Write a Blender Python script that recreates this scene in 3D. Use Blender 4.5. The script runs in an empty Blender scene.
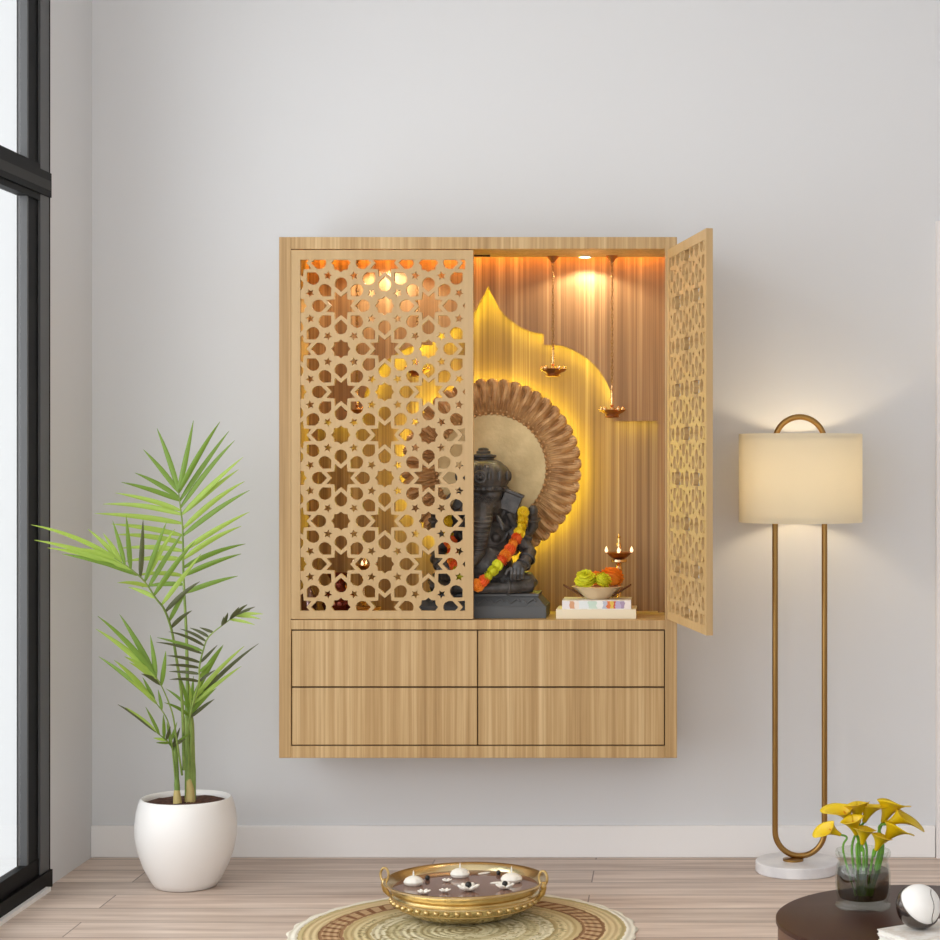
import bpy, bmesh, math, random
from mathutils import Vector, Matrix, geometry
import mathutils

PI = math.pi
C = bpy.context.scene.collection
SC = bpy.context.scene
random.seed(7)
F = 1900.0; CX = 670.0; CY = 460.0; H = 1.2406
WALL = 5.9375
XL = -1.806                      # left wall
XR = 3.6; YB = -2.0; ZC = 3.0

def pt(px, py, Y):               # a point of the room at depth Y, measured from the photograph
    return Vector(((px-CX)/F*Y, Y, H-(py-CY)/F*Y))

# ------------------------------------------------------------------ camera, world, light, exposure
cam_d = bpy.data.cameras.new('camera'); cam = bpy.data.objects.new('camera', cam_d); C.objects.link(cam)
cam.location = (0, 0, H); cam.rotation_euler = (PI/2, 0, 0)
cam_d.sensor_width = 36; cam_d.lens = F/940*36
cam_d.shift_x = -(CX-470)/940; cam_d.shift_y = (CY-470)/940
cam_d.clip_start = 0.05
SC.camera = cam
SC.view_settings.view_transform = 'Standard'; SC.view_settings.look = 'None'
SC.view_settings.gamma = 1; SC.view_settings.use_curve_mapping = False
SC.view_settings.exposure = 0.0
w = bpy.data.worlds.new('World'); SC.world = w; w.use_nodes = True
bg = w.node_tree.nodes['Background']; bg.inputs[0].default_value = (0.95, 0.98, 1.0, 1); bg.inputs[1].default_value = 1.12

def area(name, loc, rot, sx, sy, power, col, portal=False):
    d = bpy.data.lights.new(name, 'AREA'); d.shape = 'RECTANGLE'; d.size = sx; d.size_y = sy
    d.energy = power; d.color = col
    if portal: d.cycles.is_portal = True
    o = bpy.data.objects.new(name, d); C.objects.link(o); o.location = loc; o.rotation_euler = rot
    return o
# daylight: big softbox of sky outside the glazing on the left
area('daylight_side', (-2.35, 2.6, 1.75), (0, -PI/2, 0), 2.8, 5.0, 104, (0.955, 0.98, 1.0))
area('fill_back', (-0.9, -1.7, 2.1), (PI/2+0.0, 0, -0.06), 3.4, 1.8, 44, (0.965, 0.985, 1.0))  # added fill lamp at the room's open side behind the camera

# ------------------------------------------------------------------ materials
def newmat(name):
    m = bpy.data.materials.new(name); m.use_nodes = True
    nt = m.node_tree; return m, nt, nt.nodes['Principled BSDF']
def setc(b, c): b.inputs['Base Color'].default_value = (c[0], c[1], c[2], 1)
def srgb(r, g, b):
    f = lambda v: (v/255/12.92) if v/255 <= 0.04045 else ((v/255+0.055)/1.055)**2.4
    return (f(r), f(g), f(b))
def mat(name, c, rough=0.5, metal=0.0, bump=None, emit=None, spec=None, var=None, trans=0, ior=None, coat=0):
    m, nt, b = newmat(name); setc(b, c)
    b.inputs['Roughness'].default_value = rough; b.inputs['Metallic'].default_value = metal
    if spec is not None: b.inputs['Specular IOR Level'].default_value = spec
    if trans: b.inputs['Transmission Weight'].default_value = trans
    if ior: b.inputs['IOR'].default_value = ior
    if coat: b.inputs['Coat Weight'].default_value = coat
    if emit:
        b.inputs['Emission Color'].default_value = (*emit[0], 1); b.inputs['Emission Strength'].default_value = emit[1]
    tc = None
    if bump or var:
        tc = nt.nodes.new('ShaderNodeTexCoord')
    if bump:                     # (scale, strength, distance)
        n = nt.nodes.new('ShaderNodeTexNoise'); n.inputs['Scale'].default_value = bump[0]; n.inputs['Detail'].default_value = 4
        nt.links.new(tc.outputs['Object'], n.inputs['Vector'])
        bp = nt.nodes.new('ShaderNodeBump'); bp.inputs['Strength'].default_value = bump[1]; bp.inputs['Distance'].default_value = bump[2]
        nt.links.new(n.outputs['Fac'], bp.inputs['Height']); nt.links.new(bp.outputs['Normal'], b.inputs['Normal'])
    if var:                      # (scale, colour2)
        n = nt.nodes.new('ShaderNodeTexNoise'); n.inputs['Scale'].default_value = var[0]; n.inputs['Detail'].default_value = 5
        nt.links.new(tc.outputs['Object'], n.inputs['Vector'])
        r = nt.nodes.new('ShaderNodeValToRGB'); r.color_ramp.elements[0].position = 0.38; r.color_ramp.elements[1].position = 0.62
        r.color_ramp.elements[0].color = (*c, 1); r.color_ramp.elements[1].color = (*var[1], 1)
        nt.links.new(n.outputs['Fac'], r.inputs['Fac']); nt.links.new(r.outputs['Color'], b.inputs['Base Color'])
    return m
def wood(name, cols, sx=70, sz=1.0, rough=0.45, contrast=(0.3, 0.7), axis='z', wide=9, bump=0.15):
    """straight vertical veneer grain: narrow noise columns, broad tonal bands"""
    m, nt, b = newmat(name); b.inputs['Roughness'].default_value = rough
    tc = nt.nodes.new('ShaderNodeTexCoord')
    def noise(scx, scz, det, seed):
        mp = nt.nodes.new('ShaderNodeMapping')
        mp.inputs['Scale'].default_value = (scx, scx, scz) if axis == 'z' else (scz, scx, scx)
        mp.inputs['Location'].default_value = (seed, seed*1.7, seed*.3)
        nt.links.new(tc.outputs['Object'], mp.inputs['Vector'])
        n = nt.nodes.new('ShaderNodeTexNoise'); n.inputs['Scale'].default_value = 1; n.inputs['Detail'].default_value = det
        n.inputs['Roughness'].default_value = 0.65
        nt.links.new(mp.outputs['Vector'], n.inputs['Vector']); return n
    n1 = noise(sx, sz, 5, 3.1); n2 = noise(wide, sz*.25, 2, 8.3)
    mx = nt.nodes.new('ShaderNodeMath'); mx.operation = 'MULTIPLY_ADD'
    mx.inputs[1].default_value = 0.62
    nt.links.new(n1.outputs['Fac'], mx.inputs[0])
    m2 = nt.nodes.new('ShaderNodeMath'); m2.operation = 'MULTIPLY'; m2.inputs[1].default_value = 0.38
    nt.links.new(n2.outputs['Fac'], m2.inputs[0]); nt.links.new(m2.outputs[0], mx.inputs[2])
    r = nt.nodes.new('ShaderNodeValToRGB'); r.color_ramp.elements[0].position = contrast[0]; r.color_ramp.elements[1].position = contrast[1]
    r.color_ramp.elements[0].color = (*cols[0], 1); r.color_ramp.elements[1].color = (*cols[2], 1)
    e = r.color_ramp.elements.new((contrast[0]+contrast[1])/2); e.color = (*cols[1], 1)
    nt.links.new(mx.outputs[0], r.inputs['Fac']); nt.links.new(r.outputs['Color'], b.inputs['Base Color'])
    bp = nt.nodes.new('ShaderNodeBump'); bp.inputs['Strength'].default_value = bump; bp.inputs['Distance'].default_value = 0.001
    nt.links.new(n1.outputs['Fac'], bp.inputs['Height']); nt.links.new(bp.outputs['Normal'], b.inputs['Normal'])
    return m

def floor_mat():
    m, nt, b = newmat('oak_plank_floor'); b.inputs['Roughness'].default_value = 0.42
    tc = nt.nodes.new('ShaderNodeTexCoord')
    br = nt.nodes.new('ShaderNodeTexBrick'); br.offset = 0.37; br.offset_frequency = 2
    br.inputs['Scale'].default_value = 1; br.inputs['Brick Width'].default_value = 1.35; br.inputs['Row Height'].default_value = 0.16
    br.inputs['Mortar Size'].default_value = 0.0022; br.inputs['Mortar Smooth'].default_value = 0.3
    br.inputs['Color1'].default_value = (0, 0, 0, 1); br.inputs['Color2'].default_value = (1, 1, 1, 1); br.inputs['Mortar'].default_value = (0.5, 0.5, 0.5, 1)
    mp0 = nt.nodes.new('ShaderNodeMapping'); mp0.inputs['Location'].default_value = (0.23, 0.02, 0)
    nt.links.new(tc.outputs['Object'], mp0.inputs['Vector']); nt.links.new(mp0.outputs['Vector'], br.inputs['Vector'])
    mp = nt.nodes.new('ShaderNodeMapping'); mp.inputs['Scale'].default_value = (1.6, 22, 1)
    nt.links.new(tc.outputs['Object'], mp.inputs['Vector'])
    # shift the grain plank by plank
    ad = nt.nodes.new('ShaderNodeVectorMath'); ad.operation = 'ADD'
    sc = nt.nodes.new('ShaderNodeVectorMath'); sc.operation = 'SCALE'; sc.inputs['Scale'].default_value = 7
    nt.links.new(br.outputs['Color'], sc.inputs[0]); nt.links.new(mp.outputs['Vector'], ad.inputs[0]); nt.links.new(sc.outputs['Vector'], ad.inputs[1])
    n = nt.nodes.new('ShaderNodeTexNoise'); n.inputs['Scale'].default_value = 1; n.inputs['Detail'].default_value = 6; n.inputs['Roughness'].default_value = 0.6
    nt.links.new(ad.outputs['Vector'], n.inputs['Vector'])
    r = nt.nodes.new('ShaderNodeValToRGB'); r.color_ramp.elements[0].position = 0.3; r.color_ramp.elements[1].position = 0.68
    r.color_ramp.elements[0].color = (*srgb(182, 157, 140), 1); r.color_ramp.elements[1].color = (*srgb(236, 217, 202), 1)
    nt.links.new(n.outputs['Fac'], r.inputs['Fac'])
    # plank to plank tone
    mt = nt.nodes.new('ShaderNodeMix'); mt.data_type = 'RGBA'; mt.blend_type = 'MULTIPLY'
    mr = nt.nodes.new('ShaderNodeMapRange'); mr.inputs['To Min'].default_value = 0.86; mr.inputs['To Max'].default_value = 1.04
    nt.links.new(br.outputs['Color'], mr.inputs['Value'])
    cb = nt.nodes.new('ShaderNodeCombineColor')
    for k in range(3): nt.links.new(mr.outputs['Result'], cb.inputs[k])
    mt.inputs['Factor'].default_value = 1
    nt.links.new(r.outputs['Color'], mt.inputs['A']); nt.links.new(cb.outputs['Color'], mt.inputs['B'])
    m2 = nt.nodes.new('ShaderNodeMix'); m2.data_type = 'RGBA'
    m2.inputs['B'].default_value = (*srgb(105, 84, 72), 1)
    sm = nt.nodes.new('ShaderNodeMath'); sm.operation = 'MULTIPLY'; sm.inputs[1].default_value = 0.8
    nt.links.new(br.outputs['Fac'], sm.inputs[0]); nt.links.new(sm.outputs[0], m2.inputs['Factor'])
    nt.links.new(mt.outputs['Result'], m2.inputs['A']); nt.links.new(m2.outputs['Result'], b.inputs['Base Color'])
    bp = nt.nodes.new('ShaderNodeBump'); bp.inputs['Strength'].default_value = 0.2; bp.inputs['Distance'].default_value = 0.002; bp.invert = True
    nt.links.new(br.outputs['Fac'], bp.inputs['Height']); nt.links.new(bp.outputs['Normal'], b.inputs['Normal'])
    return m
def rug_mat(R):
    m, nt, b = newmat('crochet_rug'); b.inputs['Roughness'].default_value = 0.95; b.inputs['Specular IOR Level'].default_value = 0.1
    tc = nt.nodes.new('ShaderNodeTexCoord'); sp = nt.nodes.new('ShaderNodeSeparateXYZ'); nt.links.new(tc.outputs['Object'], sp.inputs[0])
    def M(op, a, bb=None, c=None):
        x = nt.nodes.new('ShaderNodeMath'); x.operation = op
        for i, v in enumerate((a, bb, c)):
            if v is None: continue
            if isinstance(v, (int, float)): x.inputs[i].default_value = v
            else: nt.links.new(v, x.inputs[i])
        return x.outputs[0]
    rad = M('DIVIDE', M('SQRT', M('ADD', M('MULTIPLY', sp.outputs[0], sp.outputs[0]), M('MULTIPLY', sp.outputs[1], sp.outputs[1]))), R)
    n = nt.nodes.new('ShaderNodeTexNoise'); n.inputs['Scale'].default_value = 45; n.inputs['Detail'].default_value = 3
    nt.links.new(tc.outputs['Object'], n.inputs['Vector'])
    rr = M('ADD', rad, M('MULTIPLY', M('SUBTRACT', n.outputs['Fac'], 0.5), 0.03))
    ang = M('ARCTAN2', sp.outputs[1], sp.outputs[0])
    ramp = nt.nodes.new('ShaderNodeValToRGB'); ramp.color_ramp.interpolation = 'CONSTANT'; els = ramp.color_ramp.elements
    stops = [(0, (198, 186, 146)), (.10, (214, 204, 166)), (.2, (192, 180, 140)), (.26, (218, 208, 174)), (.36, (200, 188, 148)), (.44, (220, 210, 178)),
             (.52, (180, 160, 115)), (.55, (212, 194, 150)), (.63, (200, 178, 132)), (.68, (150, 114, 82)), (.70, (194, 162, 124)),
             (.80, (150, 114, 82)), (.82, (214, 192, 148)), (.905, (196, 178, 132)), (.935, (238, 232, 216))]
    els[0].position = 0; els[0].color = (*srgb(*stops[0][1]), 1); els[1].position = stops[1][0]; els[1].color = (*srgb(*stops[1][1]), 1)
    for p, c in stops[2:]:
        e = els.new(p); e.color = (*srgb(*c), 1)
    nt.links.new(rr, ramp.inputs['Fac'])
    # radial dashes in the brown ring and flecks in the tan ring
    dash = M('GREATER_THAN', M('SINE', M('MULTIPLY_ADD', ang, 52, M('MULTIPLY', rad, 30))), 0.35)
    inr = M('MULTIPLY', M('GREATER_THAN', rr, .705), M('LESS_THAN', rr, .80))
    mx = nt.nodes.new('ShaderNodeMix'); mx.data_type = 'RGBA'; mx.inputs['B'].default_value = (*srgb(138, 98, 68), 1)
    nt.links.new(M('MULTIPLY', dash, inr), mx.inputs['Factor']); nt.links.new(ramp.outputs['Color'], mx.inputs['A'])
    n2 = nt.nodes.new('ShaderNodeTexNoise'); n2.inputs['Scale'].default_value = 70; nt.links.new(tc.outputs['Object'], n2.inputs['Vector'])
    fl = M('MULTIPLY', M('GREATER_THAN', n2.outputs['Fac'], .56), M('LESS_THAN', rr, .60))
    m3 = nt.nodes.new('ShaderNodeMix'); m3.data_type = 'RGBA'; m3.inputs['B'].default_value = (*srgb(172, 158, 118), 1)
    nt.links.new(fl, m3.inputs['Factor']); nt.links.new(mx.outputs['Result'], m3.inputs['A']); nt.links.new(m3.outputs['Result'], b.inputs['Base Color'])
    bp = nt.nodes.new('ShaderNodeBump'); bp.inputs['Strength'].default_value = 0.5; bp.inputs['Distance'].default_value = 0.003
    nt.links.new(M('ADD', n2.outputs['Fac'], M('SINE', M('MULTIPLY', rad, 160))), bp.inputs['Height']); nt.links.new(bp.outputs['Normal'], b.inputs['Normal'])
    return m

M_WALL = mat('painted_wall', srgb(226, 227, 229), 0.85, bump=(180, 0.05, 0.001))
M_CEIL = mat('ceiling_paint', srgb(240, 239, 236), 0.9)
M_BASE = mat('white_skirting_paint', srgb(249, 247, 246), 0.5)
M_FLOOR = floor_mat()
M_FRAME = mat('black_window_metal', (0.002, 0.002, 0.002), 0.5, spec=.12)
M_FRAME3 = mat('dark_transom_metal', (0.022, 0.021, 0.019), 0.5, spec=.2)
M_FRAME2 = mat('lit_grey_window_metal', (0.085, 0.087, 0.09), 0.4, spec=.4)  # room light reflected on the black frame, put into a greyer colour
M_OAK = wood('light_oak_veneer', (srgb(160, 124, 76), srgb(185, 150, 100), srgb(212, 181, 134)), 95, 1.2, contrast=(.34, .66), wide=16)
M_DOOR = wood('oak_door_lipping', (srgb(182, 148, 99), srgb(190, 157, 109), srgb(198, 166, 119)), 60, 1.0)
M_BACK = wood('interior_veneer', (srgb(118, 84, 49), srgb(153, 115, 71), srgb(194, 158, 109)), 95, .5, contrast=(.36, .64), wide=14, rough=.5)
M_GAP = mat('shadow_gap', srgb(70, 48, 26), 0.8)
M_YLED = mat('yellow_led_strip', (1, .8, .1), 0.5, emit=((0.88, 0.90, 0.07), 13.0))
M_YLED2 = mat('yellow_halo_led', (1, .8, .1), 0.5, emit=((0.88, 0.90, 0.07), 19.0))
M_OLED = mat('amber_led_strip', (1, .5, .1), 0.5, emit=((1.0, 0.45, 0.06), 20.0))
M_BULB = mat('downlight_lens', (1, 1, 1), 0.5, emit=((1.0, 0.80, 0.55), 14.0))
M_CHROME = mat('satin_nickel', (.72, .68, .62), 0.3, 1.0)
M_STONE = mat('black_carved_stone', srgb(58, 56, 55), 0.4, bump=(160, .5, .002), var=(50, srgb(84, 80, 77)))
M_PLINTH = mat('grey_stone_plinth', srgb(82, 83, 84), 0.5, bump=(140, .2, .001))
M_HALO = mat('bronze_pleated_rim', srgb(204, 160, 108), 0.38, 0.3, var=(30, srgb(172, 128, 82)))
M_HALOD = mat('hammered_gold_disc', srgb(214, 190, 140), 0.45, 0.35, bump=(45, .5, .004), var=(14, srgb(196, 172, 124)))
M_BEAD = mat('pale_gold_beads', srgb(214, 172, 122), 0.35, 0.6)
M_COPPER = mat('dark_copper', srgb(164, 108, 70), 0.3, 0.9)
M_BRASSL = mat('polished_lamp_brass', srgb(230, 188, 142), 0.22, 1.0)
M_CHAIN = mat('dull_chain_brass', srgb(150, 112, 66), 0.4, 0.9)
M_POLE = mat('aged_brass_tube', srgb(158, 122, 70), 0.3, 1.0)
M_URLI = mat('hammered_bowl_brass', srgb(230, 212, 168), 0.22, 1.0, bump=(60, .25, .002))
M_URLI2 = mat('dark_bowl_brass', srgb(212, 184, 128), 0.32, 1.0, bump=(90, .5, .003))
M_FLAME = mat('small_flame', (1, .8, .5), 0.5, emit=((1.0, 0.70, 0.46), 1.3))
M_MARBLE = mat('white_marble', srgb(238, 236, 236), 0.3, var=(9, srgb(214, 212, 214)))
M_POT = mat('white_ceramic_pot', srgb(246, 244, 241), 0.38, coat=.2)
M_SOIL = mat('dark_soil', srgb(66, 42, 32), 0.95, bump=(120, 1, .006), var=(90, srgb(98, 62, 46)))
M_STEM = mat('palm_stem', srgb(146, 168, 86), 0.45, var=(16, srgb(112, 140, 62)))
M_SHEATH = mat('palm_sheath', srgb(196, 176, 112), 0.6)
M_TABLE = mat('dark_brown_lacquer', srgb(60, 34, 25), 0.38, spec=.2)
M_TABLES = mat('brown_table_side', srgb(92, 62, 48), 0.4)
M_BOOKC = mat('cream_book_cover', srgb(236, 224, 196), 0.55)
M_PAGES = mat('book_pages', srgb(240, 236, 226), 0.8)
M_WBOOK = mat('white_book_cover', srgb(240, 236, 230), 0.45, var=(60, srgb(222, 212, 200)))
M_SILVER = mat('champagne_silver_bowl', srgb(240, 222, 190), 0.28, 0.6)
M_LEAFD = mat('dry_dark_leaf', srgb(104, 60, 34), 0.6)
M_GYEL = mat('lime_yellow_petals', srgb(206, 204, 30), 0.7)
M_YEL = mat('yellow_petals', srgb(226, 190, 10), 0.6)
M_ORA = mat('orange_petals', srgb(240, 142, 34), 0.65)
M_DORA = mat('deep_orange_petals', srgb(232, 98, 30), 0.65)
M_LILY = mat('yellow_lily_spathe', srgb(222, 188, 10), 0.42)
M_LSTEM = mat('lily_stem', srgb(110, 168, 50), 0.4)
M_SPADIX = mat('lily_spadix', srgb(214, 150, 20), 0.7)
M_WAX = mat('white_candle_wax', srgb(250, 246, 236), 0.45)
M_DARK = mat('black_seed', (.012, .011, .01), 0.35)
M_SHELL = mat('dark_chrome', (.16, .14, .13), 0.18, 1.0)
M_BALL = mat('white_glazed_ball', srgb(246, 244, 240), 0.3, bump=(14, .2, .006))

def leaf_mat(name, c, under):
    m, nt, b = newmat(name); b.inputs['Roughness'].default_value = .42
    g = nt.nodes.new('ShaderNodeNewGeometry'); mx = nt.nodes.new('ShaderNodeMix'); mx.data_type = 'RGBA'
    mx.inputs['A'].default_value = (*c, 1); mx.inputs['B'].default_value = (*under, 1)
    nt.links.new(g.outputs['Backfacing'], mx.inputs['Factor']); nt.links.new(mx.outputs['Result'], b.inputs['Base Color'])
    tr = nt.nodes.new('ShaderNodeBsdfTranslucent'); tr.inputs[0].default_value = (c[0]*1.3, c[1]*1.3, c[2]*.8, 1)
    ms = nt.nodes.new('ShaderNodeMixShader'); ms.inputs[0].default_value = .28
    nt.links.new(b.outputs[0], ms.inputs[1]); nt.links.new(tr.outputs[0], ms.inputs[2])
    nt.links.new(ms.outputs[0], nt.nodes['Material Output'].inputs['Surface'])
    return m
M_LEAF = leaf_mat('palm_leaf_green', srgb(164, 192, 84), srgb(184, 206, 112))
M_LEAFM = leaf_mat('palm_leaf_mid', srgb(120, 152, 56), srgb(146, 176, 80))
M_LEAFK = leaf_mat('palm_leaf_dark', srgb(86, 92, 56), srgb(104, 96, 72))  # the leaf's own darker tone, brownish underneath

def shade_mat():
    m, nt, b = newmat('linen_lamp_shade'); setc(b, srgb(238, 236, 222)); b.inputs['Roughness'].default_value = .9
    tr = nt.nodes.new('ShaderNodeBsdfTranslucent'); tr.inputs[0].default_value = (*srgb(238, 230, 212), 1)
    ms = nt.nodes.new('ShaderNodeMixShader'); ms.inputs[0].default_value = .45
    nt.links.new(b.outputs[0], ms.inputs[1]); nt.links.new(tr.outputs[0], ms.inputs[2])
    nt.links.new(ms.outputs[0], nt.nodes['Material Output'].inputs['Surface'])
    tc = nt.nodes.new('ShaderNodeTexCoord'); n = nt.nodes.new('ShaderNodeTexNoise'); n.inputs['Scale'].default_value = 60
    mp = nt.nodes.new('ShaderNodeMapping'); mp.inputs['Scale'].default_value = (1, 1, .3)
    nt.links.new(tc.outputs['Object'], mp.inputs[0]); nt.links.new(mp.outputs[0], n.inputs['Vector'])
    bp = nt.nodes.new('ShaderNodeBump'); bp.inputs['Strength'].default_value = .2; bp.inputs['Distance'].default_value = .001
    nt.links.new(n.outputs['Fac'], bp.inputs['Height']); nt.links.new(bp.outputs['Normal'], b.inputs['Normal'])
    return m
M_SHADE = shade_mat()
def glass_mat(name, tint=(1, 1, 1), fac=0.88, rough=.02):
    """thin clear glass: lets light straight through, mirrors at a grazing angle"""
    m, nt, b = newmat(name); nt.nodes.remove(b)
    t = nt.nodes.new('ShaderNodeBsdfTransparent'); t.inputs[0].default_value = (*tint, 1)
    g = nt.nodes.new('ShaderNodeBsdfGlossy'); g.inputs['Roughness'].default_value = rough
    lw = nt.nodes.new('ShaderNodeLayerWeight'); lw.inputs['Blend'].default_value = .5
    pw = nt.nodes.new('ShaderNodeMath'); pw.operation = 'POWER'; pw.inputs[1].default_value = 4; nt.links.new(lw.outputs['Facing'], pw.inputs[0])
    ma = nt.nodes.new('ShaderNodeMath'); ma.operation = 'MULTIPLY_ADD'; ma.inputs[1].default_value = .5; ma.inputs[2].default_value = .04; nt.links.new(pw.outputs[0], ma.inputs[0])
    ms = nt.nodes.new('ShaderNodeMixShader'); nt.links.new(ma.outputs[0], ms.inputs[0])
    nt.links.new(t.outputs[0], ms.inputs[1]); nt.links.new(g.outputs[0], ms.inputs[2])
    nt.links.new(ms.outputs[0], nt.nodes['Material Output'].inputs['Surface'])
    return m
M_GLASS = glass_mat('window_glass')
M_JAR = glass_mat('clear_jar_glass', (.93, .95, .93))
M_WATERV = glass_mat('table_tinted_vase_water', (.44, .35, .29))  # dark tint stands in for the table refracted through the water
M_WATER = mat('bowl_water', srgb(132, 98, 84), 0.06, spec=.8)  # reddish brown stands in for the floor reflected in the water
def spine_mat():
    m, nt, b = newmat('printed_book_spine'); b.inputs['Roughness'].default_value = .5
    tc = nt.nodes.new('ShaderNodeTexCoord'); sp = nt.nodes.new('ShaderNodeSeparateXYZ'); nt.links.new(tc.outputs['Object'], sp.inputs[0])
    mr = nt.nodes.new('ShaderNodeMapRange'); mr.inputs['From Min'].default_value = -.102; mr.inputs['From Max'].default_value = .102
    n = nt.nodes.new('ShaderNodeTexNoise'); n.inputs['Scale'].default_value = 70; nt.links.new(tc.outputs['Object'], n.inputs['Vector'])
    ad = nt.nodes.new('ShaderNodeMath'); ad.operation = 'MULTIPLY_ADD'; ad.inputs[1].default_value = .02
    nt.links.new(n.outputs['Fac'], ad.inputs[0]); nt.links.new(sp.outputs[0], ad.inputs[2]); nt.links.new(ad.outputs[0], mr.inputs['Value'])
    r = nt.nodes.new('ShaderNodeValToRGB'); r.color_ramp.interpolation = 'CONSTANT'; e = r.color_ramp.elements
    st = [(0, (232, 226, 226)), (.16, (214, 160, 120)), (.22, (238, 226, 214)), (.30, (226, 232, 232)), (.42, (200, 220, 206)), (.55, (236, 236, 232)), (.64, (186, 190, 206)),
          (.70, (222, 120, 60)), (.75, (226, 190, 80)), (.79, (200, 84, 60)), (.82, (190, 176, 206)), (.90, (170, 150, 178)), (.95, (236, 226, 220))]
    e[0].color = (*srgb(*st[0][1]), 1); e[1].position = st[1][0]; e[1].color = (*srgb(*st[1][1]), 1)
    for p, c in st[2:]:
        x = e.new(p); x.color = (*srgb(*c), 1)
    nt.links.new(mr.outputs[0], r.inputs['Fac']); nt.links.new(r.outputs['Color'], b.inputs['Base Color'])
    return m
M_SPINE = spine_mat()

# ------------------------------------------------------------------ mesh helpers
ORG = {}
class MB:
    def __init__(s): s.v = []; s.f = []; s.mi = []; s.cur = 0
    def add(s, vs, fs):
        n = len(s.v); s.v += [Vector(v) for v in vs]
        for f in fs: s.f.append([i+n for i in f]); s.mi.append(s.cur)
        return s
    def box(s, lo, hi, M=None):
        x0, y0, z0 = lo; x1, y1, z1 = hi
        vs = [Vector(p) for p in ((x0,y0,z0),(x1,y0,z0),(x1,y1,z0),(x0,y1,z0),(x0,y0,z1),(x1,y0,z1),(x1,y1,z1),(x0,y1,z1))]
        if M: vs = [M(v) for v in vs]
        return s.add(vs, [(0,3,2,1),(4,5,6,7),(0,1,5,4),(1,2,6,5),(2,3,7,6),(3,0,4,7)])
    def lathe(s, prof, c, n=48, closed=False, axis=None, mod=None):
        """prof: list of (r, z) from bottom outside; c = base centre"""
        c = Vector(c); vs = []; fs = []
        for (r, z) in prof:
            for k in range(n):
                a = 2*PI*k/n
                rr = r*(mod(a, z) if mod else 1)
                p = Vector((rr*math.cos(a), rr*math.sin(a), z))
                if axis: p = axis @ p
                vs.append(c+p)
        m = len(prof)
        for i in range(m-1 + (1 if closed else 0)):
            j = (i+1) % m
            for k in range(n):
                l = (k+1) % n
                fs.append((i*n+k, i*n+l, j*n+l, j*n+k))
        if not closed:
            if prof[0][0] > 1e-6: fs.append(tuple(reversed(range(n))))
            if prof[-1][0] > 1e-6: fs.append(tuple(range((m-1)*n, m*n)))
        return s.add(vs, fs)
    def tube(s, path, r, n=10, closed=False, caps=True):
        path = [Vector(p) for p in path]; L = len(path)
        rs = r if isinstance(r, (list, tuple)) else [r]*L
        vs = []; fs = []; up = None
        for i, p in enumerate(path):
            if closed: t = path[(i+1) % L]-path[i-1]
            else: t = path[min(i+1, L-1)]-path[max(i-1, 0)]
            t.normalize()
            if up is None:
                up = Vector((0, 0, 1)) if abs(t.z) < .9 else Vector((1, 0, 0))
            u = (up - t*up.dot(t)).normalized(); w_ = t.cross(u); up = u
            for k in range(n):
                a = 2*PI*k/n; vs.append(p+(u*math.cos(a)+w_*math.sin(a))*rs[i])
        for i in range(L if closed else L-1):
            j = (i+1) % L
            for k in range(n):
                l = (k+1) % n; fs.append((i*n+k, i*n+l, j*n+l, j*n+k))
        if caps and not closed: fs.append(tuple(reversed(range(n)))); fs.append(tuple(range((L-1)*n, L*n)))
        return s.add(vs, fs)
    def ell(s, c, r, nu=20, nv=12, R=None):
        c = Vector(c); r = (r, r, r) if isinstance(r, (int, float)) else r
        vs = []; fs = []
        def T(x, y, z):
            p = Vector((x*r[0], y*r[1], z*r[2]))
            return c + (R @ p if R else p)
        vs.append(T(0, 0, -1))
        for i in range(1, nv):
            b = -PI/2+PI*i/nv
            for k in range(nu):
                a = 2*PI*k/nu; vs.append(T(math.cos(b)*math.cos(a), math.cos(b)*math.sin(a), math.sin(b)))
        vs.append(T(0, 0, 1)); top = len(vs)-1
        for k in range(nu):
            l = (k+1) % nu
            fs.append((0, 1+l, 1+k)); o = 1+(nv-2)*nu; fs.append((top, o+k, o+l))
            for i in range(nv-2):
                fs.append((1+i*nu+k, 1+i*nu+l, 1+(i+1)*nu+l, 1+(i+1)*nu+k))
        return s.add(vs, fs)
    def build(s, name, m, parent=None, org=None, smooth=True, bevel=0, kind=None, label=None, ang=40, remesh=0):
        if parent is not None: o3 = ORG[parent.name]
        else: o3 = Vector(org) if org is not None else Vector((0, 0, 0))
        me = bpy.data.meshes.new(name)
        me.from_pydata([tuple(v-o3) for v in s.v], [], s.f)
        ms = m if isinstance(m, (list, tuple)) else [m]
        for x in ms: me.materials.append(x)
        if len(ms) > 1: me.polygons.foreach_set('material_index', s.mi)
        o = bpy.data.objects.new(name, me); C.objects.link(o)
        if parent is not None: o.parent = parent
        else: o.location = o3
        ORG[o.name] = o3
        if remesh:
            md = o.modifiers.new('r', 'REMESH'); md.mode = 'VOXEL'; md.voxel_size = remesh; md.use_smooth_shade = True
            sm = o.modifiers.new('s', 'SMOOTH'); sm.factor = .5; sm.iterations = 1
            dg = bpy.context.evaluated_depsgraph_get(); dg.update()
            nm = bpy.data.meshes.new_from_object(o.evaluated_get(dg)); o.modifiers.clear(); o.data = nm; me = nm
            if not me.materials:
                me.materials.append(ms[0])
        if bevel:
            b = o.modifiers.new('bevel', 'BEVEL'); b.width = bevel; b.segments = 2; b.limit_method = 'ANGLE'; b.angle_limit = math.radians(50)
        if smooth:
            me.shade_smooth()
            me.set_sharp_from_angle(angle=math.radians(ang))
        if kind: o['kind'] = kind
        if label: o['label'] = label
        return o
def thing(name, label, cat, loc, group=None):
    o = bpy.data.objects.new(name, None); C.objects.link(o); o.location = loc; o.empty_display_size = .05
    ORG[o.name] = Vector(loc); return tag(o, label, cat, group)
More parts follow.
